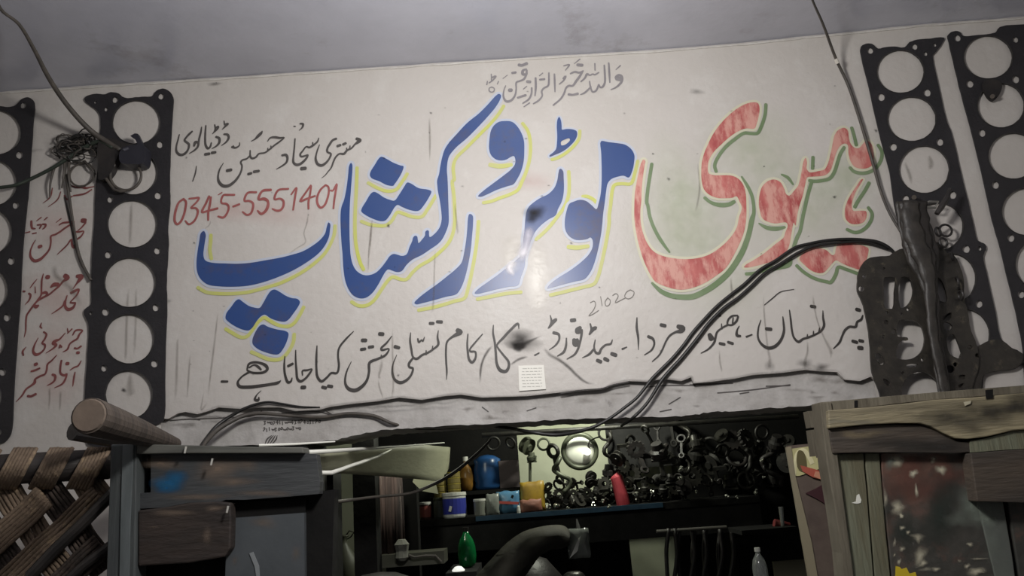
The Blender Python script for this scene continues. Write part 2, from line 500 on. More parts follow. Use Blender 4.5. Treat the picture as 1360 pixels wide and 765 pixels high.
# --- big blue letters
painted('blue_letter', M_BLUE, ["@A 105,285 118,310 115,340 106,400 103,450 115,480 160,495 250,500 330,502 420,495 520,478 620,460 680,445 760,420 830,380 880,340 910,300 920,260 932,228 944,240 942,280 935,325 910,380 870,430 800,485 700,545 600,590 500,625 400,648 300,655 200,652 130,640 85,605 62,560 56,500 62,430 75,350 85,300"],
        'blue letter shaped like a wide shallow boat, at the lower left', hmat=M_HALO)
painted('blue_letter', M_BLUE, ["@B 340,138 360,152 400,180 440,193 475,195 500,160 525,115 550,82 575,73 610,90 650,115 690,130 725,135 743,155 735,180 705,225 665,275 640,287 600,282 550,265 510,240 480,255 455,285 425,330 400,345 350,335 300,310 260,280 249,265 255,230 285,190 320,145",
                               "@B 500,305 530,320 590,338 650,350 667,365 655,420 630,470 605,500 580,505 520,492 460,465 430,435 428,405 445,360 475,315"],
        'three blue diamond dots under the boat shaped letter', hmat=M_HALO)
painted('blue_letter', M_BLUE, ["@C 232,133 220,150 212,220 200,310 185,380 170,420 163,460 163,560 170,680 @D 175,330 182,440 195,520 220,580 250,615 290,632 330,628 370,600 410,545 440,490 465,450 480,440 505,448 540,458 570,450 600,410 640,375 700,345 760,305 810,270 840,235 870,170 880,130 @C 880,460 878,400 875,300 872,230 868,180 872,130 @E 275,515 285,485 330,430 400,370 470,300 540,225 590,165 620,115 628,85 612,75 595,85 540,145 480,205 400,270 330,345 285,395 255,440 238,490 225,550 215,610 203,650 205,690 @C 808,320 820,380 830,450 833,510 820,560 790,600 755,625 750,610 748,585 738,580 725,590 722,615 700,645 680,665 675,640 670,620 655,617 643,630 638,650 620,690 600,740 570,750 540,742 515,737 @D 490,350 465,385 430,430 395,462 350,478 310,475 270,450 245,410 230,350 225,280 222,200 222,100 @C 225,400 230,330 236,250 241,180 240,145"],
        'long blue joined letters rising to a tall slanting arm', hmat=M_HALO)
painted('blue_letter', M_BLUE, ["@C 432,92 460,102 510,130 560,150 580,155 572,190 545,240 520,275 512,285 470,280 420,255 370,235 357,215 362,190 390,145 415,105",
                               "@C 385,325 410,335 450,362 490,378 520,383 550,345 585,290 605,263 630,270 680,300 740,310 765,322 750,360 715,415 690,445 670,453 620,445 570,425 540,412 520,430 490,480 460,515 430,520 380,505 330,480 300,455 303,435 330,390 365,335"],
        'three blue diamond dots above the joined letters', hmat=M_HALO)
painted('blue_letter', M_BLUE, ["@D 1025,72 1040,85 1042,130 1035,220 1028,300 1015,380 1000,450 980,520 955,575 930,605 860,622 780,645 700,665 665,672 652,662 680,630 730,590 800,540 870,485 930,435 965,395 980,340 995,250 1003,170 1008,100 1015,75"],
        'blue curved stroke letter left of the pale worn one', hmat=M_HALO)
painted('blue_letter', M_BLUE, ["@E 650,255 700,260 735,290 765,340 780,390 782,450 778,520 760,590 735,640 710,675 670,688 600,712 540,740 495,758 475,755 480,745 520,710 580,665 640,620 690,580 718,545 722,510 712,488 690,495 660,512 620,517 590,508 560,480 548,440 550,380 560,320 580,285 610,262"],
        'blue comma shaped letter with a round head, near the top', hmat=M_HALO)
painted('blue_letter', M_BLUE, ["@E 1013,228 1025,250 1030,290 1032,312 1060,308 1100,310 1128,322 1133,345 1120,380 1080,425 1040,455 990,478 950,492 948,485 975,462 992,440 998,400 1000,350 997,290 1002,245"],
        'small blue letter with a pale eye above the middle letter', holes=[(0, "@E 1026,392 1050,378 1080,370 1084,383 1056,410 1028,416")], hmat=M_HALO, hw=5)
painted('blue_letter', M_BLUE, ["@G 475,422 490,440 493,480 495,540 492,590 480,640 455,690 @F 690,80 640,110 590,150 555,190 535,230 515,280 500,320 490,360 485,420 460,490 440,545 380,555 300,572 220,592 165,603 152,598 175,570 230,530 300,480 370,425 430,375 465,340 475,290 475,240 482,190 485,140 495,60 505,35 @G 270,665 330,620 390,590 430,550 450,500 458,450 465,425"],
        'worn blue letter in the middle, its stem rubbed pale', hmat=M_HALO)
painted('blue_letter', M_BLUE, ["@G 740,240 790,245 850,252 900,262 940,290 962,330 960,380 950,430 925,480 890,468 850,475 810,490 785,520 775,570 765,650 755,720 @F 1000,130 992,200 975,290 955,370 930,440 905,480 880,505 820,520 740,540 660,562 635,567 640,550 700,500 780,450 860,390 910,340 932,300 937,265 932,240 920,228 900,238 860,245 820,243 780,220 755,180 750,120 760,60 780,5 @G 560,640 600,628 640,635 680,665 710,690 725,650 738,590 744,520 745,420 742,320"],
        'blue letter with a flat square head beside the red hook', hmat=M_HALO)
# --- yellow green drop strokes
YW = 24
for t in ["@A 152,312 150,360 145,410 155,470", "@A 975,250 972,300 950,360 910,430 850,490 770,550 680,600 600,635 500,665 400,690 300,700 200,700 120,690 65,660",
          "@B 250,335 300,365 350,390 390,385 430,340 470,285 505,260 540,278 600,310 660,318 700,300 740,245 768,190",
          "@B 705,370 700,420 670,480 630,525 590,540 530,535 460,505 420,488",
          "@C 272,165 268,300 260,450 258,560 262,650 275,730 295,800 315,840",
          "@D 235,655 280,680 330,680 380,650 430,580 480,510 510,490 560,505 600,505 640,460 690,415 760,375 820,325 870,275 905,210 920,130 920,50 @C 915,350 905,250 @E 315,650 310,560 330,500 390,440 450,380 510,320 560,270 610,210 645,155",
          "@C 345,265 400,295 470,320 530,310 570,260 605,205", "@C 300,520 350,540 400,548 460,548 500,520 540,460 580,470 640,490 700,490 740,440 795,350",
          "@D 1078,120 1070,230 1055,340 1035,450 1010,560 985,630 920,650 840,675 760,695 680,710",
          "@E 555,545,32 620,555,34 695,545,28", "@E 770,270 805,320 822,400 818,500 795,590 765,660 740,710 690,740 620,765 560,788 510,797",
          "@E 1150,320 1145,370 1110,420 1060,465 1000,500 965,510", "@G 527,440 530,520 525,600 500,670 @F 700,90 650,155 600,205 560,240",
          "@F 170,637 260,620 360,600 460,590", "@G 985,370 965,450 940,520 880,520 830,530 815,570 805,660 795,730 @F 1045,130 1030,230 1010,330 990,420 970,490 945,535 880,555 800,575 720,595 655,610",
          "@G 620,605 650,605 690,625 710,645", "@F 775,290,30 830,295,32 905,285,26"]:
    strokes('yellow_shadow_stroke', M_YEL, YW, [t], base=0.0010)
# --- big red letters
painted('red_letter', M_RED, ["@H 172,410 155,440 140,500 125,570 115,640 @I 112,60 112,150 125,250 145,340 170,420 210,510 250,570 310,600 380,620 430,625 500,612 580,580 650,535 720,480 770,400 810,320 840,240 855,150 855,50 @H 852,640 840,590 815,550 780,525 740,515 680,515 630,512 605,500 600,460 610,410 640,360 690,310 740,265 790,230 850,205 910,205 925,170 940,110 942,60 930,35 900,30 850,42 790,75 730,125 670,190 630,250 600,310 575,370 560,430 556,500 560,560 575,610 610,645 660,665 710,668 760,665 790,655 810,690 @I 825,80 805,150 795,200 770,250 720,310 660,360 600,395 530,415 450,422 370,415 300,400 240,370 200,320 170,250 155,180 152,100 158,40 @H 162,600 170,520 180,450 185,420"],
        'great red hook letter with a curled top', hmat=M_CREAM)
painted('red_letter', M_RED, ["@J 598,250 608,280 605,320 625,345 680,338 725,325 745,290 760,240 775,170 790,100 815,65 855,50 880,70 885,110 895,150 920,180 950,185 975,160 1000,135 1025,145 1045,180 1050,240 1045,290 1015,315 970,322 925,310 895,270 882,210 878,165 855,155 825,175 805,210 785,270 765,330 735,362 690,372 640,375 610,380 595,430 580,500 560,560 545,620 530,700 @K 520,180 505,250 490,330 460,390 430,415 350,445 280,465 215,478 190,475 200,460 250,430 320,385 400,320 450,280 465,240 480,200 470,180 440,180 400,185 350,175 310,150 295,100 @J 288,560 292,500 310,440 345,405 390,393 430,410 455,450 470,490 490,500 520,470 550,430 570,350 585,270"],
        'red joined letters with a round head and a wavy arm', hmat=M_CREAM)
painted('red_letter', M_RED, ["@J 980,390 965,420 935,470 915,520 905,570 915,600 960,600 1000,605 1003,640 985,675 940,690 895,685 862,650 858,600 870,550 900,490 940,430 965,395"],
        'small red comma below the wavy arm', hmat=M_CREAM, hw=6)
painted('red_letter', M_RED, ["@K 620,360 660,345 700,350 740,365 775,395 790,390 800,350 820,310 860,300 920,315 1000,340 1015,350 1010,400 980,470 960,490 900,475 840,450 800,430 780,445 750,480 720,510 690,515 640,500 590,460 558,425 565,400 600,370"],
        'pair of joined red diamond dots below the wavy arm', hmat=M_CREAM, hw=6)
for t in ["@H 228,440 215,520 200,620 195,700 @I 200,60 215,140 245,220 290,300 345,375,14", "@H 985,45 980,110 955,190 930,235 890,238 840,235 780,275 720,325 670,390 645,450 655,490",
          "@H 580,665 620,695 680,712,32 740,708,30 775,690", "@H 825,525,14 865,590 895,660 905,765 @I 895,150,32 870,260,34 835,360,36 790,440,38 730,520,38 650,590,38 570,640,38 500,670,38 430,673,36 360,665,34 290,635,30 230,580,16",
          "@J 648,245 645,320", "@J 440,360,14 480,380 515,425,14", "@J 625,400 655,405 710,400 760,385 790,340 810,280 830,220 855,180",
          "@J 640,405 620,470 600,550 580,640 560,740 @K 545,270,26 520,340", "@K 205,520 260,515 310,500 420,475,34 490,455,34 500,410,22",
          "@K 290,185,12 340,212,28 400,220,30 460,210,18", "@J 905,50 920,100 935,165", "@J 1080,165 1105,210 1100,260 1075,305 1040,335 980,352 920,340 895,315",
          "@J 1020,415 990,470 950,530 925,575", "@J 1015,580 1040,620 1030,670 990,720 930,745 875,725", "@K 540,465 590,510 660,550 740,572 765,575 800,520 815,475 870,490 950,520"]:
    strokes('green_shadow_stroke', M_GRN, 24, [t], base=0.0010)

# --- small lettering
strokes('grey_prayer_line', M_GREY, 13, ["@a 1215,245,14 1208,225,16 1235,205,20 1262,215,18 1262,260,18 1240,290,16 1205,318,12 1165,335,8", "@a 1225,235,34 1248,240,36",
 "@a 1210,155,6 1250,118,10", "@a 1145,95,12 1150,180,15 1155,270,10", "@a 1105,115,12 1110,200,15 1110,270,15 1090,310,16 1070,315,14 1055,290,12",
 "@a 1055,290,12 1030,345,14 1000,355,14 980,310,12 972,260,10", "@a 985,310,12 955,340,14 925,365,14 890,380,8", "@a 1020,100,10 1022,160,10",
 "@a 895,262,12 930,230,14 950,195,18 975,205,12 1000,195,12 1020,200,12 1040,190,12 1055,180,10", "@a 800,190,12 840,175,16 880,182,16 915,165,10",
 "@a 912,168,12 880,220,18 850,260,18 820,300,16 785,300,16 760,320,14 742,370,14 710,420,14 645,475,12", "@a 865,112,24 905,114,24", "@a 835,100,6 885,60,10",
 "@a 740,120,10 790,110,12 755,160,8", "@a 785,378,20 820,382,16 865,372,20", "@a 700,285,10 740,250,12 755,215,18 735,235,14", "@a 655,195,12 658,280,14 660,355,8",
 "@a 605,185,12 605,260,14 598,300,14 560,322,14 540,350,14 545,390,12 510,435,14 465,462,10", "@a 520,210,8 550,185,8", "@a 525,245,16 565,240,16",
 "@a 485,230,14 487,310,16 480,390,10", "@a 450,320,14 448,370,14 425,420,14 370,458,10", "@a 380,490,8 430,455,10", "@a 375,330,8 405,305,8", "@a 410,262,22 435,265,22",
 "@a 400,150,14 370,165,20 370,195,22 400,195,18 405,160,14", "@a 405,190,16 380,240,16 340,258,14 312,270,14 310,330,12 298,390,14 260,435,18 220,440,18 195,400,14 200,340,10 215,300,8",
 "@a 335,112,24 360,116,22 405,100,24", "@a 275,185,18 305,180,18", "@a 250,340,28 265,340,28", "@a 325,408,16 395,385,18", "@a 190,235,6 230,205,6", "@a 85,195,8 88,260,10",
 "@a 65,275,10 100,250,10 125,215,16 95,225,14", "@a 90,312,9 112,325,9 108,350,9 85,358,9 66,345,9 68,322,9 90,312,9", "@a 45,290,10 50,260,8", "@a 140,285,8 150,260,8"],
 'grey prayer line in small script at the top', widen=1.35)
strokes('black_name_line', M_INK2, 30, ["@b 135,290,16 115,370,22 95,450,26 100,520,34 150,560,40 205,545,38 250,490,30 262,420,34 230,390,34 205,365,30 225,330,28 265,285,32 305,248,26",
 "@b 330,440,30 350,390,42 385,400,36 380,450,30 340,495,28 270,540,14", "@b 430,190,16 420,260,26 400,340,28 390,400,28", "@b 487,170,20 480,260,26 478,350,28 485,430,32 515,475,34 545,450,28 560,400,22",
 "@b 480,552,44 530,545,44", "@b 570,532,44 612,525,40", "@b 625,320,34 665,340,36 665,395,34 630,440,28 570,475,14", "@b 605,160,20 612,210,22 600,250,20 575,280,12", "@b 612,205,24 650,185,34 640,215,28 600,255,20",
 "@b 730,285,30 775,290,36 790,330,34 760,385,28 695,435,12", "@b 728,110,18 735,160,22", "@b 705,220,12 745,180,30 780,145,30 745,150,22", "@b 835,455,34 880,465,30 930,435,22 935,395,12", "@b 850,440,20 872,470,20",
 "@c 1240,345,44 1280,365,54 1255,390,48 1215,420,28 1170,470,28 1110,500,32 1070,545,36 1010,545,28 960,590,26 930,650,26 900,730,22 860,780,18 820,830,14 775,865,8", "@c 1150,440,18 1145,480,22", "@c 1105,468,18 1105,510,22",
 "@c 985,442,40 1020,430,40", "@c 1060,420,40 1092,405,38", "@c 745,425,14 720,490,22 700,560,24 695,620,34 720,680,40 770,700,42 830,665,34 880,600,28 895,545,30 850,520,30 850,475,30 880,420,34 920,365,34 965,345,36",
 "@c 735,335,14 720,380,26 690,410,28 650,440,34 610,460,30 570,450,24 520,510,26 490,550,28 500,580,30 545,575,28 590,560,24 580,590,30 550,630,34 490,680,40 440,690,40 400,660,34 400,580,26 410,480,24 420,345,20", "@c 655,395,18 655,440,22",
 "@c 508,742,54 555,738,54", "@c 250,565,34 300,560,40 320,600,34 305,660,30 250,705,26 175,748,12", "@c 490,145,26 525,150,34 520,190,28 475,235,10", "@c 405,180,18 425,182,18",
 "@c 55,380,12 90,335,26 150,325,38 220,335,32 275,330,22 220,380,26 150,430,28 90,480,26 20,530,26 @b 1190,545,26 1150,590,30 1100,605,32 1078,580,28 1075,500,18", "@c 100,440,16 100,480,22", "@c 60,470,16 55,510,22",
 "@b 1075,565,22 1030,610,26 970,630,28 950,660,26 @d 960,400,24 950,470,26 910,550,32 850,620,40 780,665,46 710,665,46 655,610,38 645,540,28 665,450,22 715,365,10", "@d 765,465,46 815,455,46",
 "@d 1045,510,40 1080,500,40", "@d 1120,480,44 1180,470,40", "@b 1090,378,12 1140,350,24 1180,310,44 1220,270,40 1235,245,16", "@d 360,405,10 345,500,20 310,605,14"],
 'small black name line above the telephone number')
strokes('red_phone_number', M_PHONE, 30, ["@e 190,345,32 130,390,32 95,470,34 75,560,34 75,640,34 105,680,34 150,650,34 190,570,32 215,470,32 222,380,32 190,345,32", "@e 265,340,24 330,335,30 395,330,30 370,380,28 290,465,26 350,465,28 380,500,32 365,580,30 320,650,32 260,680,30 215,635,22",
 "@e 530,310,34 490,400,32 435,520,32 520,500,32 640,470,34", "@e 555,320,28 540,420,32 520,520,32 518,625,26", "@e 865,290,30 780,290,32 720,295,30 690,370,28 700,400,28 760,410,32 790,450,30 770,530,30 720,590,34 650,575,24", "@e 650,290,14 700,260,18",
 "@e 850,445,32 930,415,32", "@e 1155,255,32 1040,265,32 1000,370,30 1060,370,30 1110,400,32 1110,470,32 1080,540,32 1030,555,30 975,515,22", "@e 1350,225,34 1230,245,32 1185,350,30 1260,350,30 1310,380,32 1315,440,32 1280,510,32 1220,545,30 1175,500,22",
 "@f 250,270,30 140,285,32 90,400,30 160,385,30 210,420,32 205,490,32 170,560,34 120,590,34 75,550,24", "@f 480,260,30 345,280,32 300,400,30 370,390,30 415,420,32 415,490,34 380,540,34 330,550,32 270,525,22",
 "@f 520,335,24 590,245,28 575,340,30 560,440,30 545,540,24", "@f 780,215,28 720,300,28 640,425,32 720,395,32 835,355,28", "@f 785,225,26 770,330,28 750,430,30 750,525,28",
 "@f 975,210,28 910,270,30 865,370,32 870,460,34 910,510,34 960,480,32 1000,390,30 1020,290,28 1010,230,28 975,210,28", "@f 1045,280,26 1070,285,26 1125,195,28 1110,290,30 1090,420,28 1080,520,26"],
 'dull red telephone number 0345-5551401')
strokes('maroon_name_list', M_NAMES, 24, ["@g 1000,180,66 1030,182,66", "@g 1040,210,26 980,280,22 940,312,16", "@g 885,330,24 960,330,26 1015,322,18 980,390,26 910,440,30", "@g 868,245,20 890,290,22 885,380,28 920,500,44 890,530,54 860,500,30 850,430,24 800,500,22 740,560,22 665,630,12",
 "@g 690,240,18 730,215,26 790,205,30 890,200,20 830,240,28 760,285,28 700,330,28 640,365,28 580,390,28 580,460,24 560,560,26 500,640,34 430,700,44 360,715,44 310,660,34 310,580,22 345,490,18 375,440,10", "@g 425,530,52 450,520,44", "@g 650,205,12 715,155,16",
 "@g 470,230,24 510,235,30 500,270,26 470,295,16", "@g 400,240,22 450,240,26 430,285,20", "@g 390,185,14 450,140,20", "@g 490,175,14 530,140,20", "@g 320,190,30 330,280,30 370,290,22", "@g 240,345,16 300,330,20", "@g 335,355,20 385,345,20",
 "@h 600,200,14 570,320,20 475,400,10", "@h 710,250,14 670,350,20 545,450,10", "@h 860,170,20 920,190,24 1000,180,50 1040,200,34 1100,190,20 1150,180,16", "@h 880,300,20 960,290,28 1040,270,26 1120,220,20", "@h 760,300,22 790,350,26 860,310,22",
 "@i 930,170,50 985,175,66 955,225,50 920,270,24 875,335,14", "@i 850,390,34 900,365,40 950,345,28 930,410,24 840,510,18", "@i 840,520,22 880,525,26 905,520,20 870,590,40 810,610,44 775,580,36 770,520,28 795,425,14", "@i 765,500,28 740,560,24 680,610,22 590,670,10",
 "@i 770,165,66 800,190,66 740,240,30 690,300,30 620,360,26 560,410,28 480,450,30 400,500,28 355,550,26 290,640,26 260,690,24 250,760,22 245,900,18 225,980,8", "@i 580,315,24 620,282,56 670,280,56", "@i 480,140,12 460,220,24 455,330,24 450,420,24 400,490,24",
 "@i 455,400,26 510,385,40 530,402,30 510,430,20", "@i 530,180,60 545,182,60", "@i 355,560,30 385,572,56 412,560,30", "@i 395,210,10 345,270,18 305,325,12", "@i 290,400,30 310,420,30 290,490,22 240,545,10", "@i 370,310,12 375,390,16", "@i 215,370,28 232,372,28",
 "@j 870,350,18 910,290,26 1000,290,20 960,340,28 930,400,28 880,430,26 830,470,24 800,540,26 740,575,10", "@j 895,525,28 930,530,24 980,500,26", "@j 930,585,38 950,585,38", "@j 800,265,14 810,320,18", "@j 800,330,14 860,270,20",
 "@j 770,325,12 720,380,22 690,410,26 640,430,44 610,460,46 650,480,36 620,520,26 515,590,10", "@j 690,520,22 700,480,16 720,510,26", "@j 410,390,10 360,490,24 345,570,34 380,610,40 440,590,30 495,530,26 500,480,28 465,460,26 500,400,26 520,340,26 485,310,24", "@j 455,190,12 440,240,26 460,260,16", "@j 250,510,10 205,570,28 215,620,22",
 "@k 980,95,16 940,160,24 890,180,22 835,215,12", "@k 900,245,16 885,320,26 870,430,12", "@k 790,130,46 808,130,46", "@k 720,90,26 705,180,28 710,260,28 760,285,30 790,265,22 770,340,28 730,400,26 630,450,10", "@k 600,275,30 635,290,34 630,350,28 590,390,24 530,420,10",
 "@k 655,20,14 590,90,24 535,140,26 525,210,26 500,270,26 440,295,28 370,340,30 365,380,40 320,420,28 250,470,26 200,550,26 120,635,10", "@k 370,142,44 390,135,44", "@k 320,232,26 370,218,30 430,192,24", "@k 275,560,34 310,565,32 378,535,34"],
 'maroon handwritten names between the two left gaskets')
strokes('black_trade_line', M_INK, 18, ["@l 935,143,34 960,150,34", "@l 990,195,10 975,235,22 940,255,20 925,300,24 870,300,22 830,330,22 805,380,18 780,440,20 725,497,8", "@l 900,430,30 935,440,30", "@l 962,425,30 990,430,28", "@l 955,490,38 980,492,38",
 "@l 525,115,30 558,120,30", "@l 630,155,8 632,220,18 640,290,22 610,340,18 560,370,18 500,395,20 450,410,20 410,435,24 370,400,20 350,330,18 340,240,18 328,150,10", "@l 600,310,10 595,345,16", "@l 545,340,10 545,375,16", "@l 490,370,10 490,395,16",
 "@l 70,240,8 48,310,14 45,400,18 80,460,24 140,492,30 200,475,28 250,420,24 278,340,22 275,270,18 268,210,10", "@l 120,318,32 160,322,32", "@m 960,322,18 1010,302,12", "@m 895,225,8 875,265,16 875,310,28 903,315,22",
 "@m 880,130,16 830,135,18 795,170,18 790,210,18 830,215,18 870,180,20 885,140,18", "@m 840,150,12 835,200,16", "@m 790,215,18 740,242,16 695,280,18 680,330,20 670,370,20 620,430,16 550,470,8", "@m 735,205,10 737,250,16", "@m 628,305,40 642,335,54",
 "@m 720,382,26 760,390,26", "@m 795,370,24 835,383,26", "@m 695,122,28 722,130,26", "@m 480,382,20 520,370,12", "@m 345,230,40 385,245,50 370,268,42 320,280,20 270,310,18 235,360,16 200,440,16 170,490,14 110,545,8", "@m 190,215,32 225,222,32",
 "@m 75,320,28 115,340,24 128,385,18 105,440,16 40,485,8", "@n 992,150,10 990,240,22 1003,330,20 1005,440,6", "@n 860,432,18 900,415,10", "@n 770,350,8 755,385,18 710,395,18 670,430,20 650,470,24 622,465,22 605,420,18 615,350,10", "@n 605,430,18 560,480,20 500,510,6",
 "@n 765,475,34 800,487,34", "@n 635,535,32 665,547,32", "@n 702,520,34 730,535,30", "@n 570,205,14 580,255,20 560,300,10", "@n 565,300,12 600,255,26 620,240,30 590,245,20", "@n 480,240,32 450,258,34 452,280,32 480,275,28 492,260,24 490,310,22 478,370,20 460,430,20 430,480,18 360,523,8",
 "@n 425,350,36 432,388,44 458,385,40 450,350,34", "@n 400,174,34 430,170,34", "@n 355,335,12 352,400,20 330,460,22 275,495,10", "@n 240,285,28 285,300,24 290,345,18 260,395,16 200,440,6", "@n 210,130,10 220,190,20 190,245,8", "@n 200,240,12 240,190,24 262,165,26 230,180,18",
 "@n 70,488,14 108,468,12", "@o 648,150,10 645,220,18 660,300,20 670,400,22 680,500,24 710,555,30 760,565,28 785,530,24 785,480,22 740,420,18 690,355,16 680,330,16 740,260,22 800,195,22 870,135,22 878,180,8",
 "@o 418,230,12 412,320,18 418,400,20 430,460,22 455,485,24 485,450,20 485,390,18 440,385,18 435,370,16 480,310,16 550,230,10", "@o 325,195,40 350,212,46 325,228,38 270,260,20 230,300,18 220,380,18 222,480,18 228,570,16 225,640,6",
 "@p 960,65,28 990,65,28", "@p 1025,50,28 1065,52,30", "@p 1035,130,8 1028,190,18 1035,255,22 1000,290,18 940,330,20 890,350,20 840,385,22 808,370,18 792,300,20 780,220,18 785,150,8", "@p 985,270,10 980,305,16", "@p 925,310,10 925,345,16",
 "@p 805,380,18 770,430,24 775,460,20 805,470,20 790,530,20 745,580,24 690,600,28 645,575,24 622,520,20 625,440,14 660,350,6", "@p 850,205,16 860,235,18 885,215,14 895,225,16 910,190,8", "@p 645,275,32 680,285,28",
 "@p 615,180,8 570,240,18 520,290,20 525,305,20 590,295,14 560,350,20 490,385,22 415,420,26 410,500,22 390,580,24 340,640,30 280,670,34 220,650,28 195,600,20 205,510,16 250,410,6", "@p 505,160,34 535,162,34", "@p 350,218,34 380,218,34", "@p 340,300,28 375,295,26", "@p 410,280,28 445,275,28", "@p 520,350,10 520,378,14",
 "@q 960,200,10 955,300,20 955,400,20 965,480,22 1000,520,24 1050,485,20 1090,445,20 1140,445,20 1158,380,20 1150,290,18 1160,220,18 1220,140,18 1290,70,8", "@q 1010,572,28 1040,580,28", "@q 1062,562,28 1095,567,28",
 "@q 768,240,10 768,330,16 775,420,20 785,500,22 810,520,24 850,500,20 900,440,20 915,410,12 870,420,18 830,425,16 830,465,12", "@q 825,575,34 850,574,34", "@q 670,295,10 665,380,18 672,460,20 700,530,24 725,520,20 735,490,10", "@q 700,382,24 740,362,24",
 "@q 330,410,16 345,365,22 390,348,22 450,355,22 500,380,28 512,412,26 480,438,24 430,445,22 370,440,20 330,420,16", "@q 350,395,16 395,372,16 430,390,24 455,415,16", "@q 350,435,22 280,480,16 245,530,22 260,565,28 340,572,30 440,562,28 540,547,26 610,532,26 632,515,10",
 "@q 100,522,22 152,522,20", "@q 455,605,6 415,645,12 400,685,24 430,690,24 435,665,12"],
 'black line of trade writing along the foot of the sign')
strokes('pencil_number', M_PENCIL, 5.5, ["@F 920,660 945,650 955,670 940,710 910,748 940,735 975,712", "@F 988,620 998,680", "@F 1035,628 1052,645 1045,675 1025,682 1018,655 1035,628", "@F 1068,612 1090,600 1105,615 1085,660 1130,640 1150,630", "@F 1185,575 1210,590 1200,620 1170,635 1148,620 1160,590 1185,575"],
 'faint pencilled number 21020')
# scribbled note on the lintel
mb = MB(); rn = random.Random(4)
for row, y, x0, x1 in [(0, 308, 640, 1010), (1, 352, 635, 880)]:
    x = x0
    while x < x1:
        w = rn.uniform(14, 30); fx, fy = 220 + x / 5, 500 + (y - (x - x0) * .03) / 5
        a = rn.uniform(-4, 4) / 5
        g = rn.choice([[(0, -2), (1.6, -2.6), (2.2, -1), (.8, .4), (-.2, 2)], [(0, 0), (.9, -2), (2.2, -1.2), (1.8, .8), (.4, 1), (0, 0)], [(0, -2.2), (.3, 2)], [(-.3, -2), (1.8, -2.2), (.8, .2), (1.6, 1.4), (0, 2.2)], [(0, -1), (1, .6), (2, -.8), (3, .6), (3.8, -1)], [(1.4, -2.4), (0, .4), (2.4, .3), (1.6, -1), (1.5, 2.2)]])
        pts = [(fx + gx, fy + gy + a, 1.3) for gx, gy in g]; w = 15 if len(g) != 5 else 19
        ribbon(mb, pts, 0.0162 - rn.uniform(0, 2e-4))
        x += w * 1.15
for k in range(4):
    ribbon(mb, [(349 + k * 3, 590, 1), (352 + k * 4, 583, 2), (358 + k * 2.5, 578, 1)], 0.0161 - k * 1e-5)
for pts in [[(222, 558), (250, 556), (262, 557)], [(255, 556), (300, 554), (335, 551), (345, 545)], [(372, 548), (420, 546), (440, 551), (432, 546)], [(860, 513), (885, 511), (925, 511)], [(918, 510), (950, 509), (975, 508)], [(955, 521), (1000, 517), (1030, 513), (1052, 510)],
            [(890, 536), (900, 530), (905, 527)], [(878, 546), (893, 543)], [(985, 522), (997, 520)], [(1020, 512), (1052, 511)], [(640, 540), (648, 546)], [(700, 545), (712, 541)]]:
    ribbon(mb, [(x, y, 1.6) for x, y in pts], 0.0159)
mb.build('handwritten_note', M_INK2, lintel)['label'] = 'tiny black handwriting, telephone digits and scribbles'

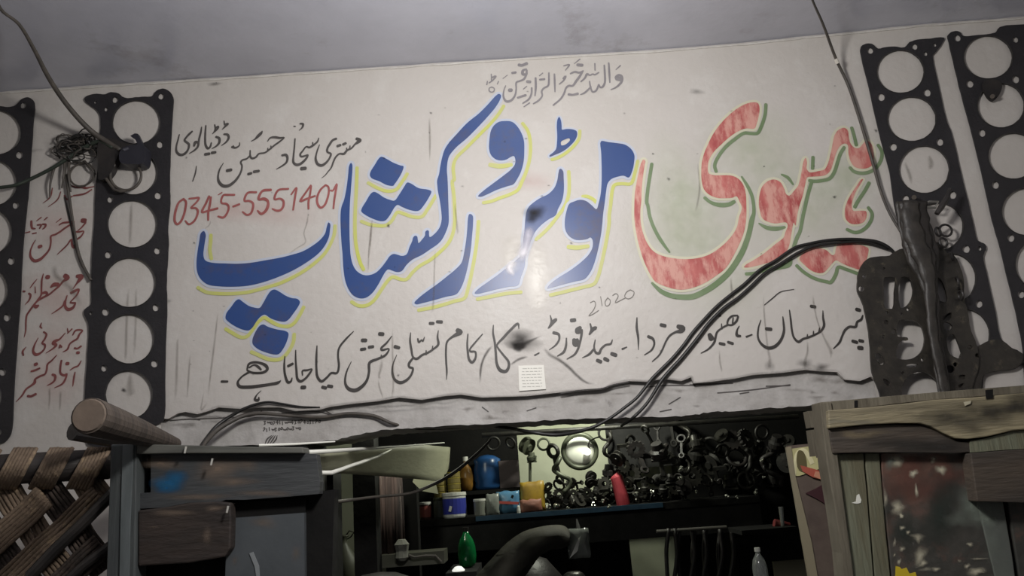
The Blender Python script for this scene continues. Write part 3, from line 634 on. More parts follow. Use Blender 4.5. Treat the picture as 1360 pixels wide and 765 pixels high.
# --- stains, drips and wear
mb = MB(); rn = random.Random(40)
for k in range(34):
    x = rn.uniform(225, 1150); yb = 557 - (x - 220) * .055; blob(mb, x, yb + rn.uniform(-6, 22) * (1 if x > 450 else .5), rn.uniform(5, 26), rn.uniform(2, 6), 0.0158 - k * 1e-5, rn.uniform(.25, .6), k)
mb.build('grime', M_STAIN, lintel, fade=True)['label'] = 'grey grime on the lintel face'
mb = MB()
for t in ["@Z 253,470,1.5 251,500,2 249,530,1.5", "@Z 290,412,1 286,450,2 281,490,2 277,525,1.5", "@Z 263,505,2 262,545,1.5", "@Z 271,520,1 268,545,2 275,535,2", "@A 150,215,8 145,240,6 115,270,8", "@A 800,150,6 790,230,8 770,300,6 780,360,8 720,400,6 670,440,10",
          "@A 1222,200,10 1210,330,12 1200,420,8 1198,560,10", "@C 370,510,9 362,640,9 350,765,9", "@D 790,310,8 785,450,8 780,640,10 772,730,12", "@C 700,480,8 700,590,8", "@C 920,400,9 930,500,9 942,610,11", "@E 150,230,10 155,340,12 155,520,8", "@p 620,110,10 622,300,12 630,600,14 622,740,14",
          "@p 525,380,16 520,460,22 500,550,12 520,560,16", "@p 1290,500,10 1298,590,16", "@p 490,570,8 510,660,12 540,740,8", "@l 540,10,8 545,80,14 580,250,10 640,400,14 700,520,22 700,590,10", "@l 92,20,10 98,160,12 110,300,12 130,480,14 150,600,20 140,690,18",
          "@l 485,410,10 490,520,14 470,600,18 470,680,26", "@m 715,440,10 720,550,12 740,640,10", "@K 100,540,8 110,640,12 130,740,10", "@K 270,230,8 265,350,10", "@K 420,500,8 415,640,10", "@K 480,480,8 490,600,8", "@K 300,540,8 320,700,8", "@H 530,430,10 545,600,10 520,760,10", "@I 525,10,10 525,130,12",
          "@H 1000,240,8 1020,420,10", "@H 1060,240,8 1075,440,10", "@I 370,240,8 370,340,10", "@I 455,300,8 462,400,10", "@I 905,220,10 920,350,14", "@k 560,450,22 565,560,20 555,760,18", "@k 710,490,24 705,620,22 700,760,18", "@k 310,600,28 300,760,24", "@t 875,140,14 870,290,18 865,430,14", "@t 905,520,12 910,700,16",
          "@t 860,520,12 855,760,14", "@u 855,10,12 845,200,14 840,400,14 838,500,12", "@u 905,10,12 905,200,12 895,470,14", "@u 865,570,12 870,700,40 880,730,30", "@u 1180,340,12 1178,500,14 1170,760,14", "@u 1215,640,10 1205,760,12", "@w 725,330,14 740,380,26 735,430,16", "@w 565,380,14 590,440,18 615,530,14",
          "@v 465,380,10 470,450,12", "@w 490,60,12 500,140,14", "@g 440,60,40 430,140,40", "@g 600,600,60 610,760,50", "@i 620,20,50 640,150,50 830,320,50 1000,560,50", "@F 345,0,12 345,60,14", "@F 630,500,16 632,640,16", "@F 470,690,36 480,720,24", "@F 420,640,14 420,760,16"]:
    ribbon(mb, [(p[0], p[1], p[2] * 1.9) for p in parse(t, 10)], yoff(0.0019), soft=True, alpha=0.55)
mb.build('drip_stain', M_STAIN, wall_front, fade=True)['label'] = 'thin brown drips running down the plaster'
mb = MB()
blob(mb, 692, 452, 30, 17, yoff(.0021), 1.0, 2); blob(mb, 686, 458, 15, 9, yoff(.0021), 1.6, 3); blob(mb, 690, 461, 9, 7, yoff(.0021), 1.8, 9)
for t in ["@o 820,370,60 880,340,70 960,300,40 1090,240,10", "@o 640,330,20 600,380,34 560,450,30 535,540,30 530,680,24", "@n 150,420,30 200,480,44 290,530,40 380,600,40 450,670,36 540,735,30 620,745,20", "@o 800,510,20 870,460,30 960,430,24", "@o 780,360,30 860,300,50", "@o 1195,685,30 1300,675,24", "@o 1248,640,10 1250,690,20"]:
    ribbon(mb, parse(t), yoff(.0021), soft=True, alpha=0.75)
for x, y, rx, ry, a in [(96, 190, 34, 20, .9), (112, 188, 22, 16, 1.1), (84, 200, 24, 14, .6), (285, 112, 12, 3, .7), (358, 94, 14, 3, .5), (925, 122, 12, 5, .5), (1190, 500, 40, 50, .4), (1090, 488, 12, 8, .7), (1022, 486, 8, 9, .5), (1069, 483, 14, 8, .6), (1290, 490, 40, 26, .8),
                        (710, 283, 16, 14, 1.0), (706, 290, 10, 10, .9), (225, 400, 6, 3, .5), (165, 518, 4, 4, 1.2), (516, 300, 3, 3, 1), (888, 238, 3, 3, .9), (1163, 174, 3, 3, .9), (1108, 262, 3, 3, .8), (120, 562, 40, 8, .3)]:
    blob(mb, x, y, rx, ry, yoff(.0021), a, int(x))
for k in range(60):
    rn = random.Random(k * 7 + 1); blob(mb, rn.uniform(230, 1140), rn.uniform(110, 505), rn.uniform(1, 2.6), rn.uniform(1, 2), yoff(.0021), rn.uniform(.3, .9), k, n=8, rings=2)
ribbon(mb, jag_line(224, 557, 640, 530, 40, 2, 3) and [(x, y, 5) for x, y in jag_line(224, 559, 640, 531, 40, 1.5, 3)], yoff(.0021), soft=True, alpha=.5)
ribbon(mb, [(p[0], p[1] - 1, 4.5) for p in edge], yoff(.0021), soft=True, alpha=.4)
ribbon(mb, [(60, 198, 6), (25, 203, 8), (0, 205, 6)], yoff(.0021), soft=True, alpha=.35)
ribbon(mb, [(1311, 364, 6), (1340, 364, 8)], yoff(.0021), soft=True, alpha=.35)
mb.build('soot_mark', M_DIRT, wall_front, fade=True)['label'] = 'black soot smudges, arcs and specks on the plaster'
# fine cracks
mb = MB()
for t in ["@K 325,725,5 380,680,7 430,640,6 520,622,4", "@t 430,110,10 460,240,14 480,330,10 515,480,12 545,560,14 600,650,10"]:
    ribbon(mb, parse(t), yoff(.0016))
ribbon(mb, [(p[0], p[1], 1.6) for p in [(745, 522), (775, 518), (800, 516), (815, 511), (835, 507)]], yoff(.0016))
mb.build('crack', M_INK, wall_front)
# paint rubbed away on the middle letter, and the shiny strip beside it
mb = MB()
for t in ["@F 520,150,60 508,200,100 500,260,100 480,320,110 455,390,110", "@F 420,380,70 380,430,60 420,480,40"]:
    ribbon(mb, parse(t), yoff(.0023), soft=True, alpha=1.0)
mb.build('worn_patch', M_PALE, wall_front, fade=True)['label'] = 'pale patch where the blue paint is rubbed off'
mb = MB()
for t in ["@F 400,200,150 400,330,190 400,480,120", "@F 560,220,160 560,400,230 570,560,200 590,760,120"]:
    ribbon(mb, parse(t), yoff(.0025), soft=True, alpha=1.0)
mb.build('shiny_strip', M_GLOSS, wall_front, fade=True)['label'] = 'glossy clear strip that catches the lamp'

# --- pasted paper slip
pl = thing('paper_slip', P(706, 518, -0.002), 'small white printed paper slip pasted under the soot mark', 'paper')
mb = MB(); mb.prism([[xz(688.5, 486), xz(722, 485), xz(725, 517), xz(689.5, 519.5)][::-1]], -0.0040, 0.0012)
mb.build('sheet', mat('white_paper', (236, 234, 226), 0.6), pl)
mb = MB(); rn = random.Random(2)
for i in range(7):
    y = 490 + i * 4; x = 692 + rn.uniform(0, 2); k = 0
    while x < 719:
        w = rn.uniform(2, 6); ribbon(mb, [(x, y - (x - 690) * .03, .8), (min(x + w, 720), y - (x - 690) * .03, .8)], -0.0043 - k * 1e-6, cap=False); x += w + 1.3; k += 1
mb.build('printed_lines', mat('faint_print', (180, 178, 172), 0.7), pl)
# ------------------------------------------------------------------ head gaskets hung on the wall
M_GASK = mat('graphite_gasket', (34, 33, 36), 0.55, col2=(44, 42, 45), scale=20, bump=0.3, bscale=120, amount=0.3)
M_OILY = mat('oily_old_gasket', (34, 32, 30), 0.4, col2=(60, 56, 50), scale=26, amount=0.2, bump=0.5, bscale=60, col3=(92, 86, 72), scale3=30, amt3=0.36)
M_RING = mat('steel_ring', (66, 64, 62), 0.45, metal=0.4)
def circ(px, py, rx, ry, Y, n=28, jag=0.0, seed=1):
    rn = random.Random(seed)
    return [xz(px + math.cos(2 * PI * k / n) * rx * (1 + rn.uniform(-jag, jag)), py + math.sin(2 * PI * k / n) * ry * (1 + rn.uniform(-jag, jag)), Y) for k in range(n)]
def gasket(name, outline, bores, ports, label, Y=-0.006, thick=0.0035, m=None, sub=3, group=None, rings=True, cat='gasket', cuts=()):
    o = thing(name, P(bores[0][0], bores[0][1], Y), label, cat, group)
    pts = [(p[0], p[1]) for p in parse(outline)]
    lp = [xz(p[0], p[1], Y) for p in catmull(pts, True, sub)]
    rn = random.Random(len(pts))
    lp = [(a + rn.uniform(-.0006, .0006), b + rn.uniform(-.0006, .0006)) for a, b in lp]
    holes = [circ(b[0], b[1], b[2], b[3], Y, 30, .012, i) for i, b in enumerate(bores)] + [circ(p[0], p[1], p[2], p[2], Y, 12, .05, i) for i, p in enumerate(ports)]
    holes += [[xz(p[0], p[1], Y) for p in catmull([(q[0], q[1]) for q in parse(c)], True, 3)] for c in cuts]
    mb = MB(); mb.prism([lp] + holes, Y, thick)
    mb.build('gasket_plate', m or M_GASK, o)
    if rings:
        for b in bores:       # thin fire ring round each bore
            rg = MB(); q = circ(b[0], b[1], b[2] + .6, b[3] + .6, Y, 30)
            rg.tube([(x, Y - .0004, z) for x, z in q] + [(q[0][0], Y - .0004, q[0][1])], 0.0011, 5, cap=False)
            rg.build('bore_ring', M_RING, o)
    return o
gasket('head_gasket', "@s 560,105 580,85 640,72 700,75 735,62 790,70 825,98 900,95 960,90 1010,88 1035,55 1080,38 1130,60 1152,110 1148,160 1140,300 1132,450 1128,600 1128,720 @t 1130,150 1115,300 1118,420 1110,560 1105,700 @u 1108,60 1108,200 1100,400 1095,600 1095,765 @X 619,150 610,185 560,205 530,240 520,270 330,270 322,200 318,100 @u 570,600 580,450 588,330 586,250 570,215 557,185 560,155 580,138 602,120 605,60 @t 607,600 610,500 615,420 625,300 628,150 635,20 @s 638,650 650,550 660,400 667,300 665,220 640,180 600,150 568,125",
       [(181, 162.4, 31.5, 28.5), (177.5, 229, 31, 29), (175.6, 297.4, 32.5, 31), (172.6, 375, 33.5, 32.5), (171.6, 450, 32.5, 32.5), (171, 524, 31, 32)],
       [(153, 132.6, 4), (126.6, 135.6, 2), (141, 145, 2.8), (214, 128, 4), (212.4, 192, 4.6), (209.6, 259.6, 4.8), (146, 265, 4), (208.6, 333, 4.6), (143.4, 338.4, 4.8), (120.6, 416, 2.4), (140, 414.4, 5), (206.6, 408.6, 4.6), (138, 489, 4.4), (205, 483, 5)],
       'black six-bore head gasket just left of the telephone number', Y=-0.007)
gasket('head_gasket', "@s -330,190 -340,150 -300,110 -230,100 -150,150 0,155 60,160 100,150 140,110 180,95 215,110 230,150 222,250 212,400 200,560 185,765 @t 175,200 155,400 145,560 135,765 @u 115,350 100,550 88,765 @X 47,175 40,230 15,262 -30,268 -250,275 -262,200 @u -470,500 -450,300 -420,100 @t -400,500 -380,200 @s -350,600 -335,350",
       [(-5, 176, 32, 29), (-10, 243, 31.5, 30), (-17.5, 308, 32.5, 31), (-23, 385, 32.5, 32), (-27.5, 453, 32.5, 32), (-30, 527, 31, 32)],
       [(30.6, 140, 4), (25.6, 205.6, 5), (20.6, 272.6, 4.6), (14.6, 346.6, 5), (9, 421.6, 5), (3, 494, 5), (-2, 574, 4), (-50, 145, 4)],
       'black head gasket cut off by the left edge of the photo', Y=-0.007)
gasket('head_gasket', "@v 275,290 280,258 310,240 350,240 390,273 440,262 500,258 565,264 600,230 650,212 740,205 829,200 815,240 780,290 755,320 760,370 790,500 850,765 @w 880,180 930,400 975,580 1020,765 @x 1050,290 1070,306 1098,318 1110,350 1096,380 1090,410 1110,500 1170,765 @y 1205,240 1260,300 1340,340 1362,400 1300,450 1180,465 1100,490 1085,560 1075,700 860,720 @y 790,500 @x 640,700 560,330 500,60 @w 470,450 430,300 370,60 @v 330,520 290,370",
       [(1196, 95, 31, 28), (1211, 158, 32, 29), (1227.4, 225, 33, 31), (1246, 301, 33, 31), (1263, 370, 33, 33), (1281, 444, 33, 33)],
       [(1156, 67.4, 4), (1215, 62, 4), (1241.6, 59.6, 2.4), (1229.4, 71.4, 2.8), (1170.6, 129, 5), (1231.6, 123, 5), (1186.6, 195, 5), (1248.4, 188.6, 5), (1203, 264, 5), (1265.6, 259, 5.2), (1283.6, 330.6, 5.2), (1301.4, 330, 2.8), (1300.6, 403.6, 5), (1319, 477, 5.4)],
       'black six-bore head gasket half covered by the oily tangle', Y=-0.007)
gasket('head_gasket', "@v 853,185 888,158 930,160 957,188 1050,182 1170,165 1200,128 1360,110 1470,95 1450,150 1400,200 1420,300 1490,600 @w 1560,300 1680,765 @x 1800,500 1860,765 @y 1900,300 1950,700 1420,700 @y 1357,330 1330,180 1290,0 @x 1240,500 1190,300 1150,160 1115,0 @w 1080,450 1020,200 965,0 @v 930,520 890,350 862,230",
       [(1312.4, 76, 32, 28), (1329.5, 140, 31, 29), (1346, 207, 33, 30), (1364, 281, 33, 31), (1382, 351, 33, 33), (1400, 425, 33, 33)],
       [(1272, 50.6, 4.4), (1349, 52.6, 4), (1288.4, 111.4, 5), (1349.4, 105.4, 5), (1304.6, 176.6, 5), (1322.4, 245.6, 5), (1343, 316, 5), (1356.6, 391, 5), (1365, 440, 5), (1375, 500, 5)],
       'black head gasket cut off by the right edge of the photo', Y=-0.007)
# oily tangle over the lower right gasket
gasket('oily_gasket', "@x 255,560 262,510 290,450 320,418 380,405 470,395 500,372 550,350 640,380 690,420 720,480 745,560 @y 730,60 745,200 790,320 820,480 850,620 800,720 440,720 400,600 360,500 345,420 335,250 310,100 @x 285,700 255,630",
       [(1222.4, 519, 25, 25)], [(1144, 383.6, 3.6), (1148, 367.4, 2.6), (1177, 428, 3), (1187, 440, 3.4), (1173, 447, 2.6), (1170, 479, 4), (1178, 415, 1.8), (1197, 417, 2), (1206, 411, 2), (1174, 357, 2), (1199, 495, 2), (1225, 478, 2)],
       'oily brown black gasket with slots, front of the tangle beside the black writing', Y=-0.030, thick=0.006, m=M_OILY, rings=False, cat='gasket',
       cuts=["@x 432,545 455,540 505,540 500,640 492,745 470,750 437,742 430,640", "@x 543,545 590,538 612,560 625,620 612,690 575,735 540,742", "@y 530,130 600,125 660,145 693,200 700,270 675,340 610,383 515,375 518,300 550,262 590,258 585,240 520,232", "@y 370,350 400,345 428,380 430,420 400,420", "@y 580,425 620,415 658,420 625,438 588,438", "@y 425,515 450,520 470,545 460,560 435,545"])
gasket('oily_gasket', "@x 745,330 800,310 850,380 900,400 940,480 960,560 965,690 @y 985,60 1010,200 1050,300 1060,420 1020,560 990,720 850,720 800,500 750,300 735,100 @x 720,600 715,450",
       [(1262, 490, 6, 5)], [(1288, 461, 3), (1298, 472, 3), (1269, 484, 3)],
       'narrow oily gasket hanging right of the dark hose', Y=-0.020, thick=0.005, m=M_OILY, rings=False,
       cuts=["@x 752,560 795,545 832,600 850,700 810,708 770,700 762,640", "@y 822,110 850,85 878,75 878,110 850,132 825,125", "@y 825,150 850,140 885,165 870,195 840,190", "@y 852,240 890,218 915,260 945,372 905,380 865,345 850,290", "@y 925,495 970,490 970,512 940,518", "@y 920,560 960,545 940,575"])
M_RUB = mat('black_rubber', (34, 32, 32), 0.5, col2=(50, 46, 44), scale=18, bump=0.5, bscale=50)
M_OILY2 = mat('oily_rubber', (40, 38, 36), 0.5, col2=(62, 58, 54), scale=22, bump=0.8, bscale=44)
# dark inner tube / hose hung from the nail
o = thing('rubber_bunch', P(1218, 270, -0.04), 'bunch of twisted dark rubber strips hanging down the middle of the oily tangle', 'rubber strips')
for k, (ox, w0, Yh, ph) in enumerate([(-8, 11, -.045, 0), (7, 12, -.05, 1.5), (-1, 13, -.058, 3.0), (12, 8, -.042, 4.2), (-15, 6, -.04, 5.5)]):
    ctr = [(1211, 268, 1.0), (1213, 290, 1.15), (1219, 320, 1.2), (1226, 345, 1.05), (1233, 375, .75), (1238, 410, .6), (1243, 450, .55), (1249, 490, .55), (1257, 540, .5)]
    cc = catmull([(x + ox * f * (1.0 if i < 4 else .45) + 2.5 * math.sin(i * 1.4 + ph), y, w0 * f) for i, (x, y, f) in enumerate(ctr)], False, 5)
    mb = MB(); mb.tube([P(c[0], c[1], Yh) for c in cc], [c[2] * MM * .85 * (1 + .12 * math.sin(i * 1.3 + ph) + .05 * math.sin(i * 3.1)) for i, c in enumerate(cc)], 10)
    mb.v = [(v[0], Yh + (v[1] - Yh) * 0.45, v[2]) for v in mb.v]
    mb.build('rubber_strip', M_RUB if k % 2 else M_OILY2, o, smooth=True)
mb = MB(); mb.tube([P(x, y, -0.066) for x, y in [(1244, 284), (1250, 275), (1258, 262), (1262, 250)]], [.006, .008, .007, .004], 8)
mb.build('flap', M_RUB, o)
mb = MB(); mb.tube([P(x, y, -0.05) for x, y in [(1226, 273), (1234, 268), (1246, 268), (1242, 276), (1230, 275)]], .0035, 6)
mb.build('bright_clip', mat('galvanised', (150, 148, 142), .35, metal=.6), o)
o = thing('hose_clip_chain', P(1255, 300, -0.03), 'curled black chain looped right of the hose over the third bore', 'chain')
for i, (x, y, r) in enumerate([(1256, 306, 8), (1253, 322, 6), (1246, 308, 6), (1265, 341, 5), (1272, 376, 8), (1276, 392, 6)]):
    mb = MB(); mb.torus(P(x, y, -0.03), r * MM, 0.003, 18, 6, Matrix.Rotation(.3 * i, 3, 'Z')); mb.build('chain_link', M_RUB, o)
o = thing('gasket_ear', P(1300, 480, -0.02), 'dark crumpled rubber flap on the far lower right of the tangle', 'rubber flap')
mb = MB(); mb.prism([[xz(p[0], p[1], -.02) for p in catmull([(q[0], q[1]) for q in parse("@y 960,330 1060,300 1150,255 1230,260 1300,315 1362,345 1360,400 1310,445 1180,462 1100,492 1080,590 930,600 940,450")], True, 3)]], -0.02, 0.006)
mb.v = [(v[0], v[1] + .007, v[2]) for v in mb.v]; mb.build('flap_sheet', M_OILY, o)
# nails
M_NAIL = mat('old_nail', (70, 64, 58), 0.5, metal=0.7)
for i, (x, y, lab) in enumerate([(181, 205, 'nail with black tape holding the left gasket'), (1318, 128, 'bolt under dark rag on the far right gasket'), (1214, 262, 'nail that carries the oily tangle')]):
    o = thing('wall_nail', P(x, y, 0), lab, 'nail')
    mb = MB(); mb.tube([P(x, y, 0.012), P(x, y, -0.03)], 0.003, 8); mb.build('shank', M_NAIL, o)
    mb = MB(); mb.tube([P(x, y, -0.03), P(x, y, -0.033)], 0.006, 10); mb.build('nail_head', M_NAIL, o)
o = thing('hanging_rag', P(1320, 118, -0.012), 'dark heart-shaped rag scrap over the second bore at the right edge', 'rag')
mb = MB(); mb.prism([[xz(p[0], p[1], -.014) for p in catmull([(q[0], q[1]) for q in parse("@v 1085,500 1120,478 1180,480 1215,510 1205,560 1180,600 1150,622 1120,600 1098,560")], True, 3)]], -0.014, 0.005)
mb.build('rag_cloth', M_RUB, o)

# ------------------------------------------------------------------ wiring
M_CABLE = mat('black_cable', (30, 29, 28), 0.45)
M_CABLE2 = mat('dusty_cable', (66, 62, 58), 0.6, col2=(84, 78, 72), scale=30)
M_CABLE3 = mat('green_black_cable', (46, 54, 46), 0.6)
def cable(label, pts, m, name='cable', sub=5, group=None, up=False):
    """pts: (px, py, Y, width px)"""
    c = catmull(pts, False, sub); mb = MB()
    w3 = [P(p[0], p[1], p[2]) for p in c]; wr = [max(.6, p[3]) * MM / 2 * (p[2] + 2) / 2 for p in c]
    if up: w3 = [Vector((w3[0].x - .01, w3[0].y - .03, 2.96))] + w3; wr = [wr[0]] + wr      # clipped to the ceiling
    mb.tube(w3, wr, 8)
    return tag(mb.build(name, m, smooth=True), label, 'cable', group)
def Z3(txt, Y, w): return [(x, y, Y, w) for x, y, *_ in parse(txt)]
cable('thick grey cable drooping from the upper left corner to the switch', [(-12, -30, -.5, 5), (0, 11, -.42, 5), (25, 32, -.36, 5), (46, 67, -.28, 5.5), (64, 102, -.2, 6.5), (88, 138, -.12, 7), (120, 173, -.05, 7.5), (145, 190, -.03, 7), (160, 199, -.03, 6)], M_CABLE2, up=True)
cable('dark green cable entering from the left edge to the wire tangle', [(-20, 251, -.03, 5), (0, 249, -.03, 5), (20, 246, -.03, 5), (40, 238, -.02, 5), (70, 223, -.02, 5), (95, 207, -.02, 6), (112, 196, -.02, 6), (132, 188, -.025, 6), (150, 196, -.03, 5)], M_CABLE3)
cable('wire hook looped over the left gasket second bore', [(136, 239, -.022, 5), (146, 232, -.022, 4), (152, 220, -.022, 3.5), (156, 208, -.022, 3), (162, 200, -.03, 3)], M_CABLE2)
cable('black wire dropping from the tangle toward the left gasket edge', [(88, 232, -.012, 4), (92, 262, -.01, 4), (98, 300, -.008, 3), (104, 335, -.008, 4), (111, 354, -.008, 4), (121, 372, -.012, 3.5)], M_CABLE2)
o = thing('cable_loop', P(167, 235, -.03), 'loop of cable hanging below the black switch box', 'cable')
mb = MB()
q = [P(167 + 20.5 * math.cos(a), 233 + 19.5 * math.sin(a), -.026) for a in [(-1.3 + k * 5.3 / 30) for k in range(31)]]
mb.tube(q, .0036, 8); mb.build('loop_wire', M_CABLE2, o, smooth=True)
mb = MB(); mb.tube([P(140, 236, -.026), P(152, 252, -.028), P(160, 254, -.028), P(168, 253, -.027)], .004, 8); mb.build('loop_tail', M_CABLE2, o)
# switch box and tape
M_BOX = mat('black_plastic', (38, 38, 46), 0.45, col2=(46, 46, 54), scale=12)
o = thing('switch_box', P(174, 216, -.02), 'black plastic pull-switch box hung over the left gasket', 'switch')
mb = MB(); mb.prism([[xz(p[0], p[1], -.05) for p in catmull([(q[0], q[1]) for q in parse("@s 805,440 840,420 880,412 950,410 960,430 958,500 945,535 880,540 800,530 790,480")], True, 2)]], -0.05, 0.038)
mb.build('box_body', M_BOX, o)
mb = MB(); mb.prism([[xz(p[0], p[1], -.046) for p in parse("@s 865,352 895,335 915,338 945,400 950,415 915,412 895,370")]][::1], -.046, .012); mb.build('switch_lever', M_BOX, o)
mb = MB(); mb.prism([[xz(p[0], p[1], -.053) for p in parse("@s 812,440 850,428 855,440 825,452")]], -.053, .003)
mb.build('worn_corner', mat('grey_plastic', (84, 84, 92), .4), o)
mb = MB(); mb.prism([[xz(p[0], p[1], -.03) for p in catmull([(q[0], q[1]) for q in parse("@s 655,380 700,365 760,372 810,395 880,405 935,395 950,420 880,425 800,440 785,480 760,540 740,590 690,640 655,640 650,500")], True, 2)]], -0.03, 0.022)
tag(mb.build('insulating_tape', M_RUB), 'clump of black insulating tape left of the switch box', 'tape')
# tangle of fine wires
o = thing('wire_tangle', P(100, 200, -.01), 'fuzzy tangle of thin wires between the two left gaskets', 'wires')
rn = random.Random(21)
for k in range(16):
    cx0, cy0 = rn.uniform(86, 120), rn.uniform(184, 206)
    pts = []
    a = rn.uniform(0, 6)
    for i in range(9):
        a += rn.uniform(.5, 1.1); r = rn.uniform(6, 19)
        pts.append((cx0 + math.cos(a) * r * 1.2, cy0 + math.sin(a) * r * .75, rn.uniform(-.03, -.008), rn.uniform(1.2, 2.6)))
    c = catmull(pts, False, 4); mb = MB()
    mb.tube([P(p[0], p[1], p[2]) for p in c], [p[3] * MM / 2 for p in c], 5)
    mb.build('wire', M_CABLE if k % 2 else M_CABLE2, o)
for x0, y0, x1, y1 in [(86, 210, 82, 250), (92, 212, 94, 255), (72, 222, 66, 262), (98, 215, 112, 214), (112, 214, 127, 232)]:
    mb = MB(); c = catmull([(x0, y0, -.012, 4), ((x0 + x1) / 2 + rn.uniform(-4, 4), (y0 + y1) / 2, -.02, 3), (x1, y1, -.01, 2)], False, 4)
    mb.tube([P(p[0], p[1], p[2]) for p in c], [p[3] * MM / 2 for p in c], 6); mb.build('wire', M_CABLE2, o)
mb = MB(); mb.torus(P(109, 232, -.012), 17 * MM, .0028, 26, 6); mb.build('wire', M_CABLE2, o)

# pull cord and twin cables on the right
cord = cable('thin dark cable running down from the ceiling to the oily tangle', [(1064, -44, -.46, 3), (1079, 0, -.30, 3.2), (1093, 32, -.16, 3.6), (1111, 80, -.05, 4), (1126, 112, -.02, 4), (1140, 153, -.018, 4), (1159, 216, -.018, 4), (1171, 258, -.02, 3.6), (1182, 284, -.035, 3.4), (1198, 311, -.04, 3.2)], M_CABLE2, up=True)
mb = MB(); mb.tube([P(1110, 78, -.056), P(1112.5, 84, -.05)], .0055, 8); mb.build('joint_sleeve', mat('bright_joint', (205, 200, 190), .3), cord)['label'] = 'small bright joint on the cord'
cable('upper of the two black cables arching from the tangle to the lintel', [(1196, 352, -.0075, 4), (1188, 337, -.0095, 4), (1180, 329, -.0105, 5), (1166, 322, -.0105, 5.5), (1146, 319, -.0105, 5.5), (1120, 318, -.0105, 5), (1094, 320, -.0095, 4.5), (1074, 324, -.0085, 4.5), (1058, 328, -.0075, 4.5), (1046, 335, -.0065, 4.5), (1032, 345, -.0065, 4.5), (1010, 358, -.0065, 4.5), (988, 378, -.0065, 4.5),
      (970, 392, -.0065, 4.5), (952, 407, -.0065, 4.5), (932, 428, -.0065, 4.5), (919, 443, -.0065, 4.5), (909, 457, -.0065, 4.5), (893, 476, -.0065, 4.5), (878, 491, -.0065, 4.5), (866, 503, -.0065, 4.5), (846, 528, -.0065, 4), (830, 541, -.0065, 4), (806, 558, -.0052, 4), (780, 570, -.0052, 4.5), (739, 577.5, .02, 5), (700, 573, .03, 4.5), (680, 569, .10, 4), (654, 565.5, .15, 4)], M_CABLE)
cable('lower of the two black cables, ending at the lintel edge', [(1180, 331, -.0115, 3), (1150, 322, -.0125, 3.5), (1110, 323, -.0115, 3.5), (1078, 328, -.0105, 4), (1062, 335, -.0095, 4.5), (1050, 342, -.0085, 4.5), (1036, 351, -.0080, 4.5), (1016, 363, -.0075, 4.5), (998, 380, -.0075, 4.5), (980, 396, -.0075, 4.5), (962, 409, -.0075, 5), (941, 430, -.0075, 5), (929, 446, -.0075, 5), (918, 460, -.0075, 5), (904, 477, -.0075, 5),
      (890, 492, -.0075, 5), (879, 505, -.0075, 5), (862, 532, -.0065, 4), (852, 544, -.0052, 4), (838, 557, .0, 4), (825, 566, .1, 3)], M_CABLE)
cable('upper cable arching over the left end of the lintel', [(262, 604, -.12, 3), (267, 592, -.1, 4), (276, 580, -.06, 5), (288, 566, -.035, 5), (306, 553, -.02, 4.5), (324, 543, -.015, 4), (340, 537, -.01, 3.6), (356, 534, -.008, 3), (372, 536, -.006, 3), (398, 540, -.004, 2.4), (425, 541, .0, 2)], M_CABLE)
cable('lower cable running along the lintel into the opening', [(264, 606, -.12, 4), (270, 592, -.1, 5), (286, 573, -.05, 6), (304, 561, -.03, 6), (324, 552, -.012, 5.5), (344, 549, -.004, 5), (372, 551, 0.0, 4.5), (400, 553, 0.005, 4.5), (430, 554, .007, 4.5), (460, 549.5, .007, 4.5), (480, 550, .007, 4.5), (499, 553, .007, 4.5), (520, 562, .006, 4), (545, 568, .05, 4), (575, 569, .10, 4), (610, 567, .14, 4), (640, 565, .15, 4), (653, 565, .15, 4)], M_CABLE2)
cable('pale wire slanting down inside the opening', [(652, 583, .3, 2.5), (646, 590, .3, 3), (624, 611, .3, 4), (598, 631, .3, 4.5), (574, 644, .3, 4), (545, 655, .28, 3.5), (498, 660, .2, 3.5), (451, 666, .1, 4.5), (425, 669, .02, 5), (404, 670, -.03, 6)], M_CABLE2)

# ------------------------------------------------------------------ round timber resting on the left cabinet
M_LOG = mat('weathered_pole', (84, 74, 66), 0.75, col2=(50, 44, 40), scale=8, stretch=(1, 8, 1), bump=0.5, bscale=30, amount=0.3)
M_LOGEND = mat('sawn_pole_end', (112, 98, 86), 0.8, col2=(96, 84, 74), scale=20, bump=0.3)
a = P(118.5, 552, -0.62); b = P(232, 590, -0.22)
o = thing('wooden_pole', b, 'tapered round wooden pole pointing out over the left cabinet', 'pole')
mb = MB(); rr = 24 * (1.38 / 2) * MM
mb.tube([a + (b - a) * t for t in (0, .02, .25, .5, .75, 1)], [rr * 0.96, rr, rr * .93, rr * .8, rr * .62, rr * .45], 20)
mb.build('pole_shaft', M_LOG, o, smooth=False)
d = (a - b).normalized(); mb = MB(); mb.tube([a, a + d * .003], [rr * .9, rr * .84], 20); mb.build('sawn_end', M_LOGEND, o)
# dark bar shape under the pole
a2 = P(96, 573, -0.40); b2 = P(220, 592, -0.2)
mb = MB(); mb.tube([a2, a2 + (b2 - a2) * .4, b2], [.018, .02, .016], 12)
tag(mb.build('dark_bar', M_RUB), 'dark stub of bar lying right under the wooden pole', 'bar')

